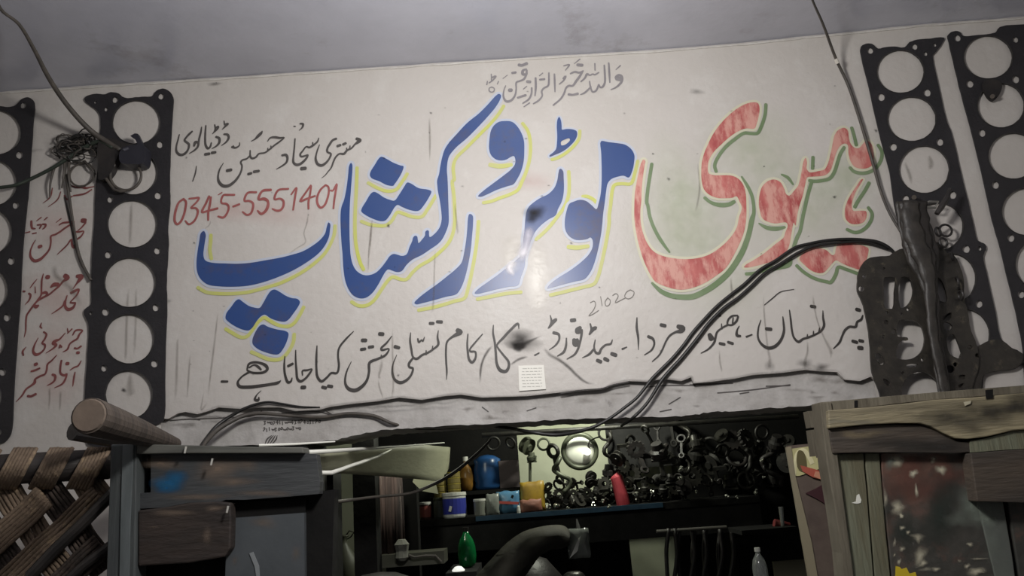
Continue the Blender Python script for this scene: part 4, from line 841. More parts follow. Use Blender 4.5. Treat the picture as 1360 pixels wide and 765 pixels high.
# ------------------------------------------------------------------ rope cot stood on end, bottom left
M_DARKW = mat('dark_oiled_wood', (44, 37, 33), 0.6, col2=(30, 26, 24), scale=9, stretch=(.3, 1, 4), bump=0.4)
M_JUTE = mat('jute_band', (128, 110, 92), 0.9, col2=(94, 80, 66), scale=22, bump=0.9, bscale=90, amount=0.2, col3=(150, 130, 104), scale3=30, amt3=.4)
M_JUTE2 = mat('dark_jute_band', (84, 72, 64), 0.9, col2=(50, 43, 38), scale=26, bump=0.9, bscale=90)
YC = -0.30
cot = thing('rope_cot', P(60, 765, YC), 'old rope cot stood on edge in the bottom left corner', 'cot')
mb = MB(); mb.tube([P(-330, 640, YC), P(-60, 627, YC), P(145, 616, YC)], [.032, .032, .032], 16); mb.build('side_rail', M_DARKW, cot, smooth=True)
def band(pts, w, m, Y, seed, name='jute_strip', strands=5):
    """flat woven band of parallel cords between pixel points (px,py)"""
    c = [P(x, y, Y) for x, y in pts]
    mb = MB(); rn = random.Random(seed)
    d = (c[-1] - c[0]).normalized(); nrm = Vector((-d.z, 0, d.x))
    for s_ in range(strands):
        off = (s_ - (strands - 1) / 2) * w / strands
        cc = catmull([tuple(p + nrm * (off + rn.uniform(-.0006, .0006)) + Vector((0, rn.uniform(-.002, .002) - .004 * math.sin(i * 2.1 + seed), 0))) for i, p in enumerate(c)], False, 3)
        mb.tube(cc, w / strands * .56, 6)
    return mb.build(name, m, cot, smooth=True)
k = 0
for x in (-266, -218, -170, -122, -74, -26, 22, 70, 120):                      # wraps over the rail
    q = []
    for i in range(9):
        t = i / 8; an = PI * (0.95 - t * 1.25)
        q.append((x + 6 - 28 * t + 6, 596 + 52 * t - min(0, x) * .07, YC - .034 * math.sin(min(PI, t * PI)) - .006))
    mb = MB(); rn = random.Random(abs(x))
    for s_ in range(7):
        mb.tube([P(px + (s_ - 3) * 4.6, py + rn.uniform(-.5, .5), yy) for px, py, yy in q], .0050, 6)
    mb.build('rope_wrap', M_JUTE, cot, smooth=True)
# diagonal weave: family A rises to the right, family B falls to the right
for i, s0 in enumerate((-95, -22, 51, 124, 197, 262, -168, -241, -314)):
    x0 = s0 - 60; y0 = 790
    x1 = x0 + 190; y1 = 790 - 175
    pts = []
    for j in range(9):
        t = j / 8; px, py = x0 + (x1 - x0) * t, y0 + (y1 - y0) * t
        if py < 640 or px > 150: break
        pts.append((px, py))
    if len(pts) > 2: band(pts, .056, M_JUTE if i % 3 else M_JUTE2, YC - .012, i, strands=7)
for i, s0 in enumerate((-150, -92, -34, 24, 82, 140, -208, -266, -324)):
    x0 = s0 - 30; y0 = 630; x1 = x0 + 115; y1 = 800
    pts = []
    for j in range(9):
        t = j / 8; px, py = x0 + (x1 - x0) * t, y0 + (y1 - y0) * t
        if px > 152: break
        pts.append((px, py))
    if len(pts) > 2: band(pts, .060, M_JUTE if i % 2 else M_JUTE2, YC + .004, 20 + i, strands=7)
mb = MB(); mb.tube([P(x, y, YC - .03) for x, y in [(40, 765), (75, 728), (105, 700), (150, 655)]], .012, 10); mb.build('dark_cord', M_RUB, cot)
mb = MB(); mb.tube([P(x, y, YC - .032) for x, y in [(85, 775), (110, 752), (150, 722)]], .010, 10); mb.build('dark_cord', M_RUB, cot)

# ------------------------------------------------------------------ left door leaf / cabinet of boards
def plank(name, txt, Y, thick, m, parent, label=None, bev=0.0):
    q = [(p[0], p[1]) for p in parse('@Z ' + txt)]
    if len(q) > 5: q = q
    mb = MB(); lp = [xz(x, y, Y) for x, y in q]
    mb.prism([lp], Y, thick)
    ob = mb.build(name, m, parent)
    if bev:
        md = ob.modifiers.new('edge', 'BEVEL'); md.width = bev; md.segments = 2; md.limit_method = 'ANGLE'
    if label: ob['label'] = label
    return ob
M_GREYW = mat('grey_painted_wood', (76, 80, 79), 0.6, col2=(58, 62, 64), scale=7, stretch=(3, 1, .4), bump=0.5, col3=(126, 130, 130), scale3=11, amt3=.26)
M_GREYH = mat('grey_painted_board', (66, 68, 69), 0.6, col2=(50, 52, 54), scale=7, stretch=(.5, 1, 3), bump=0.5, col3=(104, 98, 92), scale3=9, amt3=.3)
M_BROWN = mat('charred_brown_board', (52, 43, 38), 0.7, col2=(28, 25, 24), scale=6, stretch=(.6, 1, 2.5), bump=0.7, col3=(104, 86, 70), scale3=10, amt3=.28)
M_PANEL = mat('grey_sheet_panel', (76, 80, 83), 0.5, col2=(60, 64, 67), scale=4, bump=0.2, col3=(128, 128, 124), scale3=10, amt3=.22)
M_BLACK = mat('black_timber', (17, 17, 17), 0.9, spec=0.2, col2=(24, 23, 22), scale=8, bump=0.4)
M_BLUEP = mat('blue_paint_patch', (36, 84, 116), 0.5, col2=(30, 60, 86), scale=14)
YL = -0.34
ld = thing('door_leaf', P(290, 765, YL), 'dark boarded wooden door leaf below the left end of the lintel', 'door')
plank('corner_post', '147,590 181,590 180,700 179,800 140,800 143,700', YL - .03, .05, M_GREYW, ld, bev=.003)
plank('post_edge', '163,591 177,591 172,700 170,800 158,800 160,700', YL - .034, .008, mat('rubbed_grey_wood', (98, 104, 105), .6, col2=(76, 82, 83), scale=9, stretch=(3, 1, .5)), ld, 'lighter rubbed strip of the corner post')
plank('top_rail', '181,590 240,591 320,593 402,594 403,602 320,602 240,602 181,603', YL - .03, .05, mat('dusty_rail_top', (92, 92, 86), .7, col2=(66, 66, 62), scale=12, stretch=(.4, 1, 3)), ld, 'dusty top edge of the rail', bev=.002)
plank('upper_board', '200,602 402,602 420,603 425,640 424,656 380,660 325,664 300,664 288,668 250,668 220,674 183,676 183,655 200,654', YL - .012, .03, M_GREYH, ld, bev=.003)
mb = MB()
for a_, b_, c_, d_, e_ in [(226, 640, 27, 17, 1.2), (235, 634, 16, 12, 1.0), (222, 648, 22, 8, 1.0)]: blob(mb, a_, b_, c_, d_, YL - .0125 - a_ * 1e-6, e_, a_, Yp=YL - .012)
mb.build('blue_paint', mat('blue_paint_smear', (30, 96, 138), 0.5, fade=1.0), ld, fade=True)['label'] = 'faded blue paint smear'
M_DUST = mat('brown_dust', (122, 106, 92), 0.8, fade=.8)
for a_, b_, c_, d_, e_ in [(215, 615, 30, 12, 1.2), (290, 622, 40, 20, 1.3), (310, 640, 40, 8, 1.0), (262, 660, 50, 6, 1.0), (350, 655, 50, 5, .8), (330, 617, 16, 12, .8)]: mb = MB(); blob(mb, a_, b_, c_, d_, YL - .0123 - a_ * 1e-7, e_, a_, Yp=YL - .012); mb.build('dust_mark', M_DUST, ld, fade=True)
for a_, b_, c_, d_, e_ in [(230, 681, 40, 5, 1.1), (285, 675, 20, 5, .9), (275, 712, 9, 14, .7), (205, 700, 8, 2, .8)]: mb = MB(); blob(mb, a_, b_, c_, d_, YL - .0225 - a_ * 1e-7, e_, a_, Yp=YL - .022); mb.build('dust_mark', M_DUST, ld, fade=True)
for a_, b_, c_, d_, e_ in [(350, 694, 24, 9, .7), (393, 735, 7, 14, .5), (312, 745, 6, 8, .5)]: mb = MB(); blob(mb, a_, b_, c_, d_, YL + .0035, e_, a_, Yp=YL + .004); mb.build('dust_mark', M_DUST, ld, fade=True)
plank('brown_board', '183,678 225,673 250,668 290,666 306,668 307,690 306,728 298,740 250,748 183,752', YL - .022, .03, M_BROWN, ld, 'charred brown board under the upper board', bev=.004)
plank('backing_board', '181,600 405,600 405,800 181,800', YL + .03, .01, M_BLACK, ld)
plank('grey_panel', '310,688 404,681 405,800 298,800 300,740 308,728', YL + .004, .015, M_PANEL, ld, 'flat bluish grey sheet panel')
plank('shadow_stile', '405,656 444,650 440,800 405,800', YL + .02, .04, M_BLACK, ld)  # black colour puts the jamb shadow into this strip
plank('dark_gap_board', '310,668 405,662 405,682 310,690', YL + .01, .01, M_BLACK, ld)
for i, (x, y) in enumerate([(281, 613), (302, 676), (246, 597)]):
    mb = MB(); mb.tube([P(x + 1, y - 4, YL - .036), P(x - 1, y + 5, YL - .038)], .0022, 6); mb.build('nail', mat('bright_nail', (190, 188, 180), .3, metal=.3), ld)
plank('paint_drip', '331,735 336,733 344,752 345,770 341,770 338,752', YL + .002, .002, mat('pale_scuff', (126, 130, 132), .6), ld, 'pale scuff on the grey panel')

# ------------------------------------------------------------------ right door leaf
M_PALEW = mat('pale_raw_timber', (148, 138, 110), 0.75, col2=(112, 104, 84), scale=6, stretch=(.5, 1, 4), bump=0.6, col3=(84, 84, 76), scale3=7, amt3=.36)
M_PALEV = mat('pale_green_timber', (112, 116, 98), 0.75, col2=(92, 88, 68), scale=6, stretch=(4, 1, .5), bump=0.6, col3=(140, 142, 122), scale3=8, amt3=.3)
M_DIRTYW = mat('dirty_brown_timber', (76, 66, 56), 0.75, col2=(50, 46, 42), scale=5, stretch=(.5, 1, 3), bump=0.6, col3=(104, 98, 80), scale3=8, amt3=.25)
M_PEEL = mat('peeling_painted_board', (70, 66, 60), 0.7, col2=(48, 50, 46), scale=5, bump=0.7, col3=(104, 74, 62), scale3=4.5, amt3=.46)
M_STILE = mat('olive_edge_timber', (104, 98, 84), 0.75, col2=(78, 72, 60), scale=9, stretch=(4, 1, .5), bump=0.5)
M_GREENG = mat('grey_green_board', (104, 108, 100), 0.7, col2=(78, 82, 78), scale=5, bump=0.5, col3=(122, 126, 112), scale3=5, amt3=.35)
M_FLAKE = mat('chipped_cream_paint', (178, 172, 148), 0.7, col2=(150, 144, 126), scale=20)
YR = -0.42
rd = thing('door_leaf', P(1230, 765, YR), 'pale weathered wooden door leaf standing at the lower right', 'door')
plank('edge_stile', '1089,534 1104,533 1108,560 1112,600 1120,660 1131,740 1138,800 1124,800 1118,735 1108,670 1099,620 1093,570', YR - .01, .05, M_STILE, rd, bev=.002)
plank('top_edge', '1104,533 1160,528 1240,521 1330,514 1480,502 1480,512 1360,522 1240,531 1200,535 1150,541 1104,545', YR - .005, .045, M_STILE, rd, 'greenish top edge of the door', bev=.002)
plank('top_rail', '1100,545 1150,541 1200,536 1240,531 1290,528 1370,521 1480,512 1480,566 1400,568 1345,572 1310,580 1286,583 1268,582 1250,574 1236,566 1222,562 1190,562 1150,564 1101,569', YR - .022, .035, M_PALEW, rd, 'pale raw top rail with a bowed lower edge', bev=.004)
plank('second_rail', '1101,570 1150,565 1190,564 1224,565 1240,571 1256,578 1270,586 1290,588 1291,600 1270,602 1220,601 1150,601 1106,602', YR - .014, .03, M_DIRTYW, rd, bev=.003)
plank('right_block', '1289,602 1340,598 1480,592 1480,660 1360,668 1335,667 1298,666', YR - .03, .04, M_DIRTYW, rd, 'dark square block at the right edge', bev=.004)
plank('upper_filler', '1288,586 1310,582 1345,573 1400,568 1480,566 1480,592 1340,597 1289,601', YR - .016, .03, M_PALEV, rd, 'pale green packing board')
plank('board', '1107,603 1147,602 1148,620 1151,650 1160,765 1164,800 1134,800 1120,700', YR, .02, M_PALEV, rd, 'narrow greenish vertical board', bev=.002)
plank('board', '1149,602 1168,602 1171,640 1176,700 1186,800 1166,800 1162,765 1153,650 1150,620', YR + .002, .02, M_PALEV, rd, 'slim pale vertical board', bev=.002)
plank('board', '1170,602 1290,601 1296,640 1312,700 1336,800 1188,800 1178,700 1172,640', YR + .004, .02, M_PEEL, rd, 'wide board with peeling maroon and green paint', bev=.002)
plank('board', '1292,640 1330,664 1336,700 1348,800 1338,800 1314,700 1297,660', YR + .003, .02, M_GREENG, rd, 'grey green board left of the dark joint', bev=.002)
plank('board', '1297,664 1332,664 1345,740 1353,800 1330,800 1306,700', YR + .001, .02, M_GREENG, rd, 'grey green board with pale smears', bev=.002)
plank('board', '1338,664 1480,655 1480,800 1360,800 1350,740', YR + .003, .02, M_PEEL, rd, 'dark board at the right edge under the block', bev=.002)
plank('backing_board', '1110,560 1480,540 1480,800 1140,800', YR + .03, .01, M_BLACK, rd)
rn = random.Random(6)
def flake(pts, m=M_FLAKE, Y=YR + .0025, lab=None):
    mb = MB(); mb.prism([[xz(p[0], p[1], Y) for p in pts]], Y, .0015)
    o_ = mb.build('paint_flake', m, rd)
    if lab: o_['label'] = lab
def smear(name, m, lst, Y, lab):
    for n_, q in enumerate(lst):
        mb = MB(); blob(mb, q[0], q[1], q[2], q[3], Y - n_ * 2e-5, q[4], int(q[0]), Yp=Y, jag=.4)
        mb.build(name, m, rd, fade=True)
smear('paint_smear', mat('maroon_paint_rest', (104, 68, 58), .7, fade=.9), [(1205, 632, 34, 34, 1.0), (1262, 630, 26, 24, .9), (1230, 650, 40, 26, .7), (1186, 655, 14, 30, .6)], YR + .0036, 'worn maroon paint')
smear('paint_smear', mat('dark_green_paint_rest', (44, 52, 46), .6, fade=.9), [(1200, 710, 26, 34, 1.0), (1248, 690, 34, 50, 1.1), (1180, 680, 10, 20, .6)], YR + .0034, 'dark green worn area')
smear('paint_smear', mat('pale_teal_paint_rest', (136, 146, 134), .7, fade=.85), [(1290, 672, 26, 30, .9), (1300, 640, 14, 24, .7), (1272, 690, 18, 14, .6), (1318, 720, 14, 30, .4), (1182, 612, 10, 14, .6), (1310, 690, 22, 12, .9)], YR + .0006, 'pale greenish smears')
smear('paint_flake', mat('cream_flakes', (186, 180, 158), .7, fade=1.0), [(1192, 612, 12, 9, 1.3), (1213, 629, 7, 6, 1.4), (1240, 610, 6, 5, 1.1), (1250, 624, 8, 8, 1.2), (1217, 652, 3, 10, 1.2), (1192, 674, 12, 10, 1.4), (1197, 685, 4, 4, 1.6), (1198, 701, 4, 4, 1.0), (1206, 707, 3, 4, 1.0), (1219, 713, 12, 5, .8),
    (1198, 729, 4, 5, 1.4), (1188, 721, 3, 6, .9), (1194, 746, 4, 4, 1.2), (1188, 737, 2, 3, 1), (1222, 738, 10, 14, 1.2), (1226, 748, 6, 6, 1.2), (1219, 715, 5, 7, 1), (1288, 723, 6, 3, 1.1), (1243, 756, 8, 3, 1.2), (1296, 759, 14, 7, 1.5), (1284, 752, 5, 4, 1.2), (1300, 742, 12, 2, .8), (1176, 662, 4, 12, .8), (1230, 756, 12, 3, .6), (1274, 745, 3, 3, .8)], YR + .0028, 'chipped cream paint flakes')
smear('grime', mat('rail_grime', (44, 41, 37), .8, fade=.9), [(1262, 555, 40, 18, 1.0), (1310, 548, 46, 18, 1.1), (1350, 540, 50, 20, 1.1), (1290, 568, 30, 12, .7), (1400, 540, 60, 24, 1.0), (1220, 553, 30, 8, .4)], YR - .0225, 'black grime on the right half of the top rail')
smear('grime', mat('rail_grime', (44, 41, 37), .8, fade=.9), [(1200, 590, 60, 14, 1.1), (1250, 594, 40, 12, 1.1)], YR - .0145, 'dark grime on the second rail')
smear('paint_smear', mat('pale_bare_wood', (138, 124, 98), .7, fade=.9), [(1136, 578, 24, 7, 1.0), (1160, 575, 24, 6, .6)], YR - .0146, 'pale bare wood')
flake([(1131, 668), (1137, 666), (1138, 658), (1141, 656), (1144, 664), (1143, 668), (1138, 669)], mat('white_chip', (214, 214, 204), .6), YR - .001, 'small white chip')
flake([(x, y) for x, y in [(1189, 775), (1190, 752), (1195, 753), (1198, 756), (1204, 754), (1208, 762), (1216, 760), (1220, 775)]], mat('yellow_paint', (196, 172, 40), .5), YR + .0018, 'bright yellow paint splash at the bottom')
flake([(1280, 534), (1290, 532), (1289, 536), (1282, 539)], M_FLAKE, YR - .0245)
flake([(1309, 518), (1319, 517), (1319, 529), (1310, 530)], M_BLACK, YR - .024, 'dark notch in the top edge')
for x in (1136, 1143):
    pass
plank('notch', '1135,532 1139,531.5 1139,541 1135,541', YR - .0065, .003, M_BLACK, rd)
# bracket blocks left of the leaf
hb = MB(); hb.prism([[xz(x, y, -.30) for x, y in [(1073, 546), (1091, 545), (1092, 567), (1077, 568)]]], -.30, .03)
hb.build('hinge_block', M_STILE, rd)
hb = MB(); hb.prism([[xz(x, y, -.30) for x, y in [(1077, 571), (1092, 570), (1096, 604), (1082, 606)]]], -.30, .03); hb.build('hinge_block', M_STILE, rd)
hb = MB(); hb.prism([[xz(x, y, -.285) for x, y in [(1080, 566), (1092, 566), (1093, 573), (1081, 573)]]], -.285, .02); hb.build('hinge_pin', M_BLACK, rd)
# ------------------------------------------------------------------ store room behind the opening
M_OILM = mat('oily_steel', (46, 45, 43), 0.38, metal=0.6, col2=(72, 70, 64), scale=20, bump=0.4)
M_DKM = mat('dark_cast_iron', (34, 33, 32), 0.55, metal=0.4, col2=(48, 46, 42), scale=24, bump=0.5)
M_OLIVE = mat('olive_metal', (88, 92, 76), 0.5, metal=0.3, col2=(64, 68, 56), scale=18)
M_BRIGHT = mat('bright_metal', (190, 190, 180), 0.25, metal=0.8)
M_SHELFB = mat('blue_painted_edge', (40, 70, 92), 0.5, col2=(30, 52, 70), scale=12)
YS = 1.12       # shelf front
# shelf (bench) with blue edge
sh = thing('long_shelf', P(760, 690, YS), 'long dark shelf with a blue painted front edge', 'shelf')
pl_, pr_ = P(552, 692, YS), P(1010, 668, YS)
zs = P(700, 681, YS).z
mb = MB(); mb.box(((pl_.x + pr_.x) / 2, YS + .14, zs - .012), (pr_.x - pl_.x, .28, .024)); mb.build('shelf_board', M_BLACK, sh)
mb = MB(); mb.box(((P(632, 690, YS).x + P(880, 670, YS).x) / 2, YS - .004, zs - .008), (P(880, 670, YS).x - P(632, 690, YS).x, .008, .018)); mb.build('edge_strip', M_SHELFB, sh)
mb = MB(); mb.box(((pl_.x + pr_.x) / 2, YS + .02, zs - .075), (pr_.x - pl_.x, .02, .10)); mb.build('apron', M_SOOTSHADE, sh)
for px in (562, 770, 985):
    mb = MB(); mb.box((P(px, 690, YS).x, YS + .15, zs / 2 - .012), (.05, .22, zs - .03)); mb.build('leg', M_BLACK, sh)
# dark boards that hide much of the back wall
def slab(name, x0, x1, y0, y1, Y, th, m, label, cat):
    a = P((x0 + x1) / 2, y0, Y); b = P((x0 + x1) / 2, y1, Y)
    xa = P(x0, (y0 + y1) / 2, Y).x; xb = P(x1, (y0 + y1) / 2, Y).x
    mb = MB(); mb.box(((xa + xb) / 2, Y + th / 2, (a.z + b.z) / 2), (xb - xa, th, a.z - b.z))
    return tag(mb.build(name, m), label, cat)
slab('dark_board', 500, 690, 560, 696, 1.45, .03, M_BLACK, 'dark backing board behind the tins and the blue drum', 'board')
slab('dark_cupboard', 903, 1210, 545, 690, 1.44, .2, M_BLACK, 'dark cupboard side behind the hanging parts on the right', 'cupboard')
slab('dark_board', 560, 842, 700, 860, 1.46, .03, M_SOOTSHADE, 'dark panel under the shelf behind the canvas', 'board')
slab('dark_board', 905, 1120, 690, 860, 1.46, .03, M_SOOTSHADE, 'dark panel low on the right behind the clear bottle', 'board')
slab('black_post', 470, 500, 560, 860, .54, .08, M_BLACK, 'black upright post left of the brown curtain', 'post')
slab('black_post', 512, 556, 590, 860, .80, .06, M_BLACK, 'black upright post right of the brown curtain', 'post')
slab('black_post', 398, 444, 600, 860, .24, .1, M_BLACK, 'black inner door post behind the left door leaf', 'post')  # post coloured black to hold the shadow of the jamb

slab('dark_board', 806, 901, 552, 621, 1.40, .02, M_SOOTSHADE, 'sooty board hung behind the parts right of the round headlamp', 'board')
slab('parts_tray', 728, 905, 652, 671, YS + .20, .06, M_BLACK, 'long black tray standing behind the heaped parts on the shelf', 'tray')
# pale sheet slung under the header, its rolled edges painted white as lamplight
M_SHEET = mat('olive_grey_tarpaulin', (176, 176, 150), 0.6, col2=(160, 160, 136), scale=5, stretch=(.4, 1, 3), bump=.2)
M_EDGE = mat('lit_edge_white', (236, 236, 226), 0.5)
sheet = thing('hanging_tarpaulin', P(500, 600, .5), 'olive tarpaulin slung under the header left of the tins', 'tarpaulin')
mb = MB()
upper = [(416, 604, -.05), (470, 598, .1), (520, 594, .3), (560, 591, .5), (597, 594, .7)]
lowr = [(416, 630, .0), (455, 629, .12), (500, 632, .3), (550, 636, .5), (588, 640, .7)]
rows = 6; vs = []; fs = []; nn = len(upper)
for r in range(rows + 1):
    t = r / rows
    for (u, l) in zip(upper, lowr):
        p = P(u[0] * (1 - t) + l[0] * t, u[1] * (1 - t) + l[1] * t, u[2] * (1 - t) + l[2] * t)
        vs.append(p + Vector((0, .01 * math.sin(t * 3), 0)))
for r in range(rows):
    for k in range(nn - 1): fs.append((r * nn + k, (r + 1) * nn + k, (r + 1) * nn + k + 1, r * nn + k + 1))
mb.add(vs, fs); s_ = mb.build('sheet', M_SHEET, sheet, smooth=True)
md = s_.modifiers.new('thick', 'SOLIDIFY'); md.thickness = .003
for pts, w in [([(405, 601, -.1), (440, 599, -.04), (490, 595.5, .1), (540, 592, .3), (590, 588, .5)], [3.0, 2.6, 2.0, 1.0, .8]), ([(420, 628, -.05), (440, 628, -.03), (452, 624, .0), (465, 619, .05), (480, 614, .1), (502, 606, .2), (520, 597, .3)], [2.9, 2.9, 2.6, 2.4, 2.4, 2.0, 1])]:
    mb = MB(); mb.tube([P(*p) for p in pts], [k * MM for k in w], 8); mb.build('rolled_edge', M_EDGE, sheet, smooth=True)['label'] = 'rolled edge painted white to look lit'
mb = MB(); mb.prism([[xz(x, y, .72) for x, y in [(576, 594), (598, 594), (596, 622), (592, 630), (584, 628), (578, 640), (582, 656), (560, 652), (548, 640), (550, 634), (572, 630)]]], .72, .004)
mb.build('torn_flap', M_SHEET, sheet)
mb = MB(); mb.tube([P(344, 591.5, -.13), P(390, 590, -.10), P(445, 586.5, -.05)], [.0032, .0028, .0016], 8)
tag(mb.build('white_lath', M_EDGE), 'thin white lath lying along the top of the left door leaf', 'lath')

# brown curtain strip
M_CURT = mat('brown_striped_cloth', (96, 78, 74), 0.85, col2=(52, 44, 44), scale=5, stretch=(9, 1, .6), col3=(150, 138, 130), scale3=7, amt3=.33)
mb = MB(); vs = []; fs = []; n = 28
cl_l, cl_r = P(497, 690, .72).x, P(536, 690, .72).x
zt_, zb_ = P(515, 632, .72).z, P(515, 742, .72).z
for i in range(n + 1):
    t = i / n; x = cl_l + (cl_r - cl_l) * t; y = .70 + .012 * math.sin(t * 21) + .006 * math.sin(t * 47)
    vs += [(x, y, zt_), (x + .004 * math.sin(t * 9), y + .004, (zt_ + zb_) / 2), (x, y, zb_)]
for i in range(n): fs += [(i * 3, i * 3 + 1, i * 3 + 4, i * 3 + 3), (i * 3 + 1, i * 3 + 2, i * 3 + 5, i * 3 + 4)]
mb.add(vs, fs); o = mb.build('cloth_curtain', M_CURT, smooth=True); tag(o, 'narrow brown striped cloth hanging under the tarpaulin', 'curtain')
md = o.modifiers.new('thick', 'SOLIDIFY'); md.thickness = .002
# table lower left with rope end
slab('workbench', 492, 590, 735, 752, .66, .12, mat('olive_dark_top', (70, 70, 60), .6), 'dark olive bench corner under the brown cloth', 'bench')
mb = MB(); mb.tube([P(x, y, .64) for x, y in [(538, 735), (550, 740), (565, 738), (578, 738), (586, 746)]], .004, 6); tag(mb.build('thin_rope', M_CABLE2), 'thin grey rope lying along the bench edge', 'rope')
mb = MB(); mb.lathe(P(534, 736, .64), [(.012, -.02), (.022, -.01), (.02, .01), (.024, .03), (.012, .045)], 10); tag(mb.build('knotted_rag', mat('grey_rag', (122, 122, 114), .9, bump=.8)), 'small grey knotted rag at the foot of the brown cloth', 'rag')
mb = MB(); mb.lathe(P(505, 795, .36), [(.02, -.2), (.10, -.1), (.12, 0), (.10, .045), (.05, .065), (.01, .07)], 20, Matrix.Scale(1, 3)); tag(mb.build('black_bundle', M_RUB, smooth=True), 'round black bundle below the bench corner', 'bundle')
# funnel shaped can
o = thing('oil_can', P(456, 765, .9), 'olive oil can with a thin wire handle against the pale wall strip', 'can')
mb = MB(); mb.lathe(P(456, 765, .9), [(.055, -.06), (.057, .03), (.05, .06), (.018, .105), (.014, .125), (.022, .132), (.022, .136)], 20); mb.build('can_body', mat('olive_can', (86, 88, 74), .5), o, smooth=True)
mb = MB(); mb.tube([P(x, y, .9) for x, y in [(459, 712), (464, 705), (470, 707), (466, 713), (461, 716)]], .0025, 6); mb.build('can_spout', M_DKM, o)
mb = MB(); mb.tube([P(x, y, .9) for x, y in [(454, 710), (453, 695), (450, 680), (447, 668)]], .002, 6); mb.build('hanging_wire', M_DKM, o)

# ---- tins and jars on the shelf
def at(px, Y=YS + .06): return Vector((P(px, 680, Y).x, Y, zs))
M_WLID = mat('white_lid', (205, 205, 198), .45)
def jar(name, px, Y, r, h, lid, body, label, band=None, lidm=None, nameb='jar_body', z0=0.0):
    o = thing(name, at(px, Y) + Vector((0, 0, z0)), label, 'jar' if 'jar' in name else 'tin')
    c = at(px, Y) + Vector((0, 0, z0))
    mb = MB(); mb.lathe(c, [(r * .93, 0), (r, h * .06), (r, h * .82), (r * .9, h * .88)], 20); mb.build(nameb, body, o, smooth=False)
    mb = MB(); mb.lathe(c + Vector((0, 0, h * .86)), [(r * 1.02, 0), (r * 1.05, h * .02), (r * 1.05, h * .13), (r * .98, h * .15)], 20); mb.build('lid', lidm or M_WLID, o)
    if band is not None:
        mb = MB(); mb.lathe(c + Vector((0, 0, h * .15)), [(r * 1.012, 0), (r * 1.012, h * .62)], 20); mb.build('label_band', band, o)
    return o
u = lambda px, Y=YS + .06: px * (Y + 2) / F_PX * 1.03        # pixels to metres at depth Y
jar('tin', 604, YS + .05, u(14.5), u(30), 1, mat('white_tin', (190, 192, 190), .4), 'white tin with a blue label band and white lid', mat('blue_label', (50, 58, 150), .4))
c = at(604, YS + .05)
mb = MB(); mb.box(c + Vector((-.012, -u(14.5) - .004, .035)), (.010, .002, .02), Matrix.Rotation(.3, 3, 'Y')); tag(mb.build('printed_mark', M_WLID), None)
bpy.data.objects['printed_mark'].parent = [o_ for o_ in COL.objects if o_.get('label', '').startswith('white tin with a blue')][0]
bpy.data.objects['printed_mark'].matrix_parent_inverse = bpy.data.objects['printed_mark'].parent.matrix_world.inverted()
jar('jar', 565, YS + .05, u(7), u(21), 1, mat('dark_red_jar', (84, 48, 42), .35), 'small dark jar with white lid and red base, leftmost on the shelf', mat('red_band', (168, 92, 84), .5))
jar('jar', 583, YS + .10, u(6.5), u(25), 1, mat('grey_glass_jar', (112, 116, 108), .3), 'narrow grey jar behind the white tin', lidm=M_OLIVE)
M_YT = mat('yellow_brown_tin', (128, 116, 66), .4, col2=(96, 84, 40), scale=8)
M_YL2 = mat('yellow_lid', (168, 152, 70), .4)
for i, (px, n) in enumerate([(586, 3), (605, 4)]):
    for k in range(n):
        z0 = u(27) + k * u(7.2)
        if i == 0: z0 = u(25) + k * u(7.6)
        jar('tin', px, YS + .12, u(8.2), u(6.8), 1, M_YT, f'flat yellow tin, {["lowest", "second from bottom", "third from bottom", "topmost"][k]} of the {["left", "right"][i]} stack on the shelf', lidm=M_YL2, z0=z0)
# support box behind tins
mb = MB(); mb.box(at(596, YS + .19) + Vector((0, 0, u(13))), (u(46), .04, u(26))); tag(mb.build('dark_carton', M_SOOTSHADE), 'low dark carton that the yellow tins rest on', 'carton')
jar('jar', 638, YS + .05, u(7.8), u(20), 1, mat('clear_grey_jar', (118, 120, 112), .25), 'clear grey jar with a white cap left of the blue packet')
# crumpled plastic bag and packets
def packet(name, px, pw, ph, Y, th, m, label, cat='packet', tilt=0.0, z0=0, seed=1):
    rn = random.Random(seed); mb = MB(); c = at(px, Y) + Vector((0, 0, z0)); w, h = u(pw, Y), u(ph, Y); n = 6
    vs = []; fs = []
    for s in (0, 1):
        for i in range(n + 1):
            for j in range(n + 1):
                e = min(i, n - i, j, n - j) / (n / 2)
                vs.append(c + Vector(((i / n - .5) * w + rn.uniform(-.002, .002) + tilt * j / n, (s * 2 - 1) * (th / 2) * (.45 + .55 * min(1, e * 1.4)) + rn.uniform(-.0025, .0025), (j / n) * h + (rn.uniform(-.003, .003) if j == n else 0))))
    K = (n + 1) ** 2
    for i in range(n):
        for j in range(n):
            a = i * (n + 1) + j
            fs.append((a, a + n + 1, a + n + 2, a + 1)); fs.append((K + a, K + a + 1, K + a + n + 2, K + a + n + 1))
    ring = [(i, 0) for i in range(n)] + [(n, j) for j in range(n)] + [(i, n) for i in range(n, 0, -1)] + [(0, j) for j in range(n, 0, -1)]
    ids = [i * (n + 1) + j for i, j in ring]
    for k in range(len(ids)):
        a, b = ids[k], ids[(k + 1) % len(ids)]; fs.append((a, a + K, b + K, b))
    mb.add(vs, fs); o = thing(name, c, label, cat); mb.build('packet_body', m, o, smooth=True); return o
packet('plastic_packet', 655, 16, 25, YS + .05, .04, mat('cloudy_plastic', (130, 134, 128), .3, bump=.6), 'cloudy crumpled plastic packet left of the blue packet', seed=3)
o = packet('blue_packet', 676, 28, 27, YS + .08, .05, mat('blue_packet', (74, 122, 160), .35, col2=(96, 140, 168), scale=12), 'bright blue packet with a red stripe', seed=4)
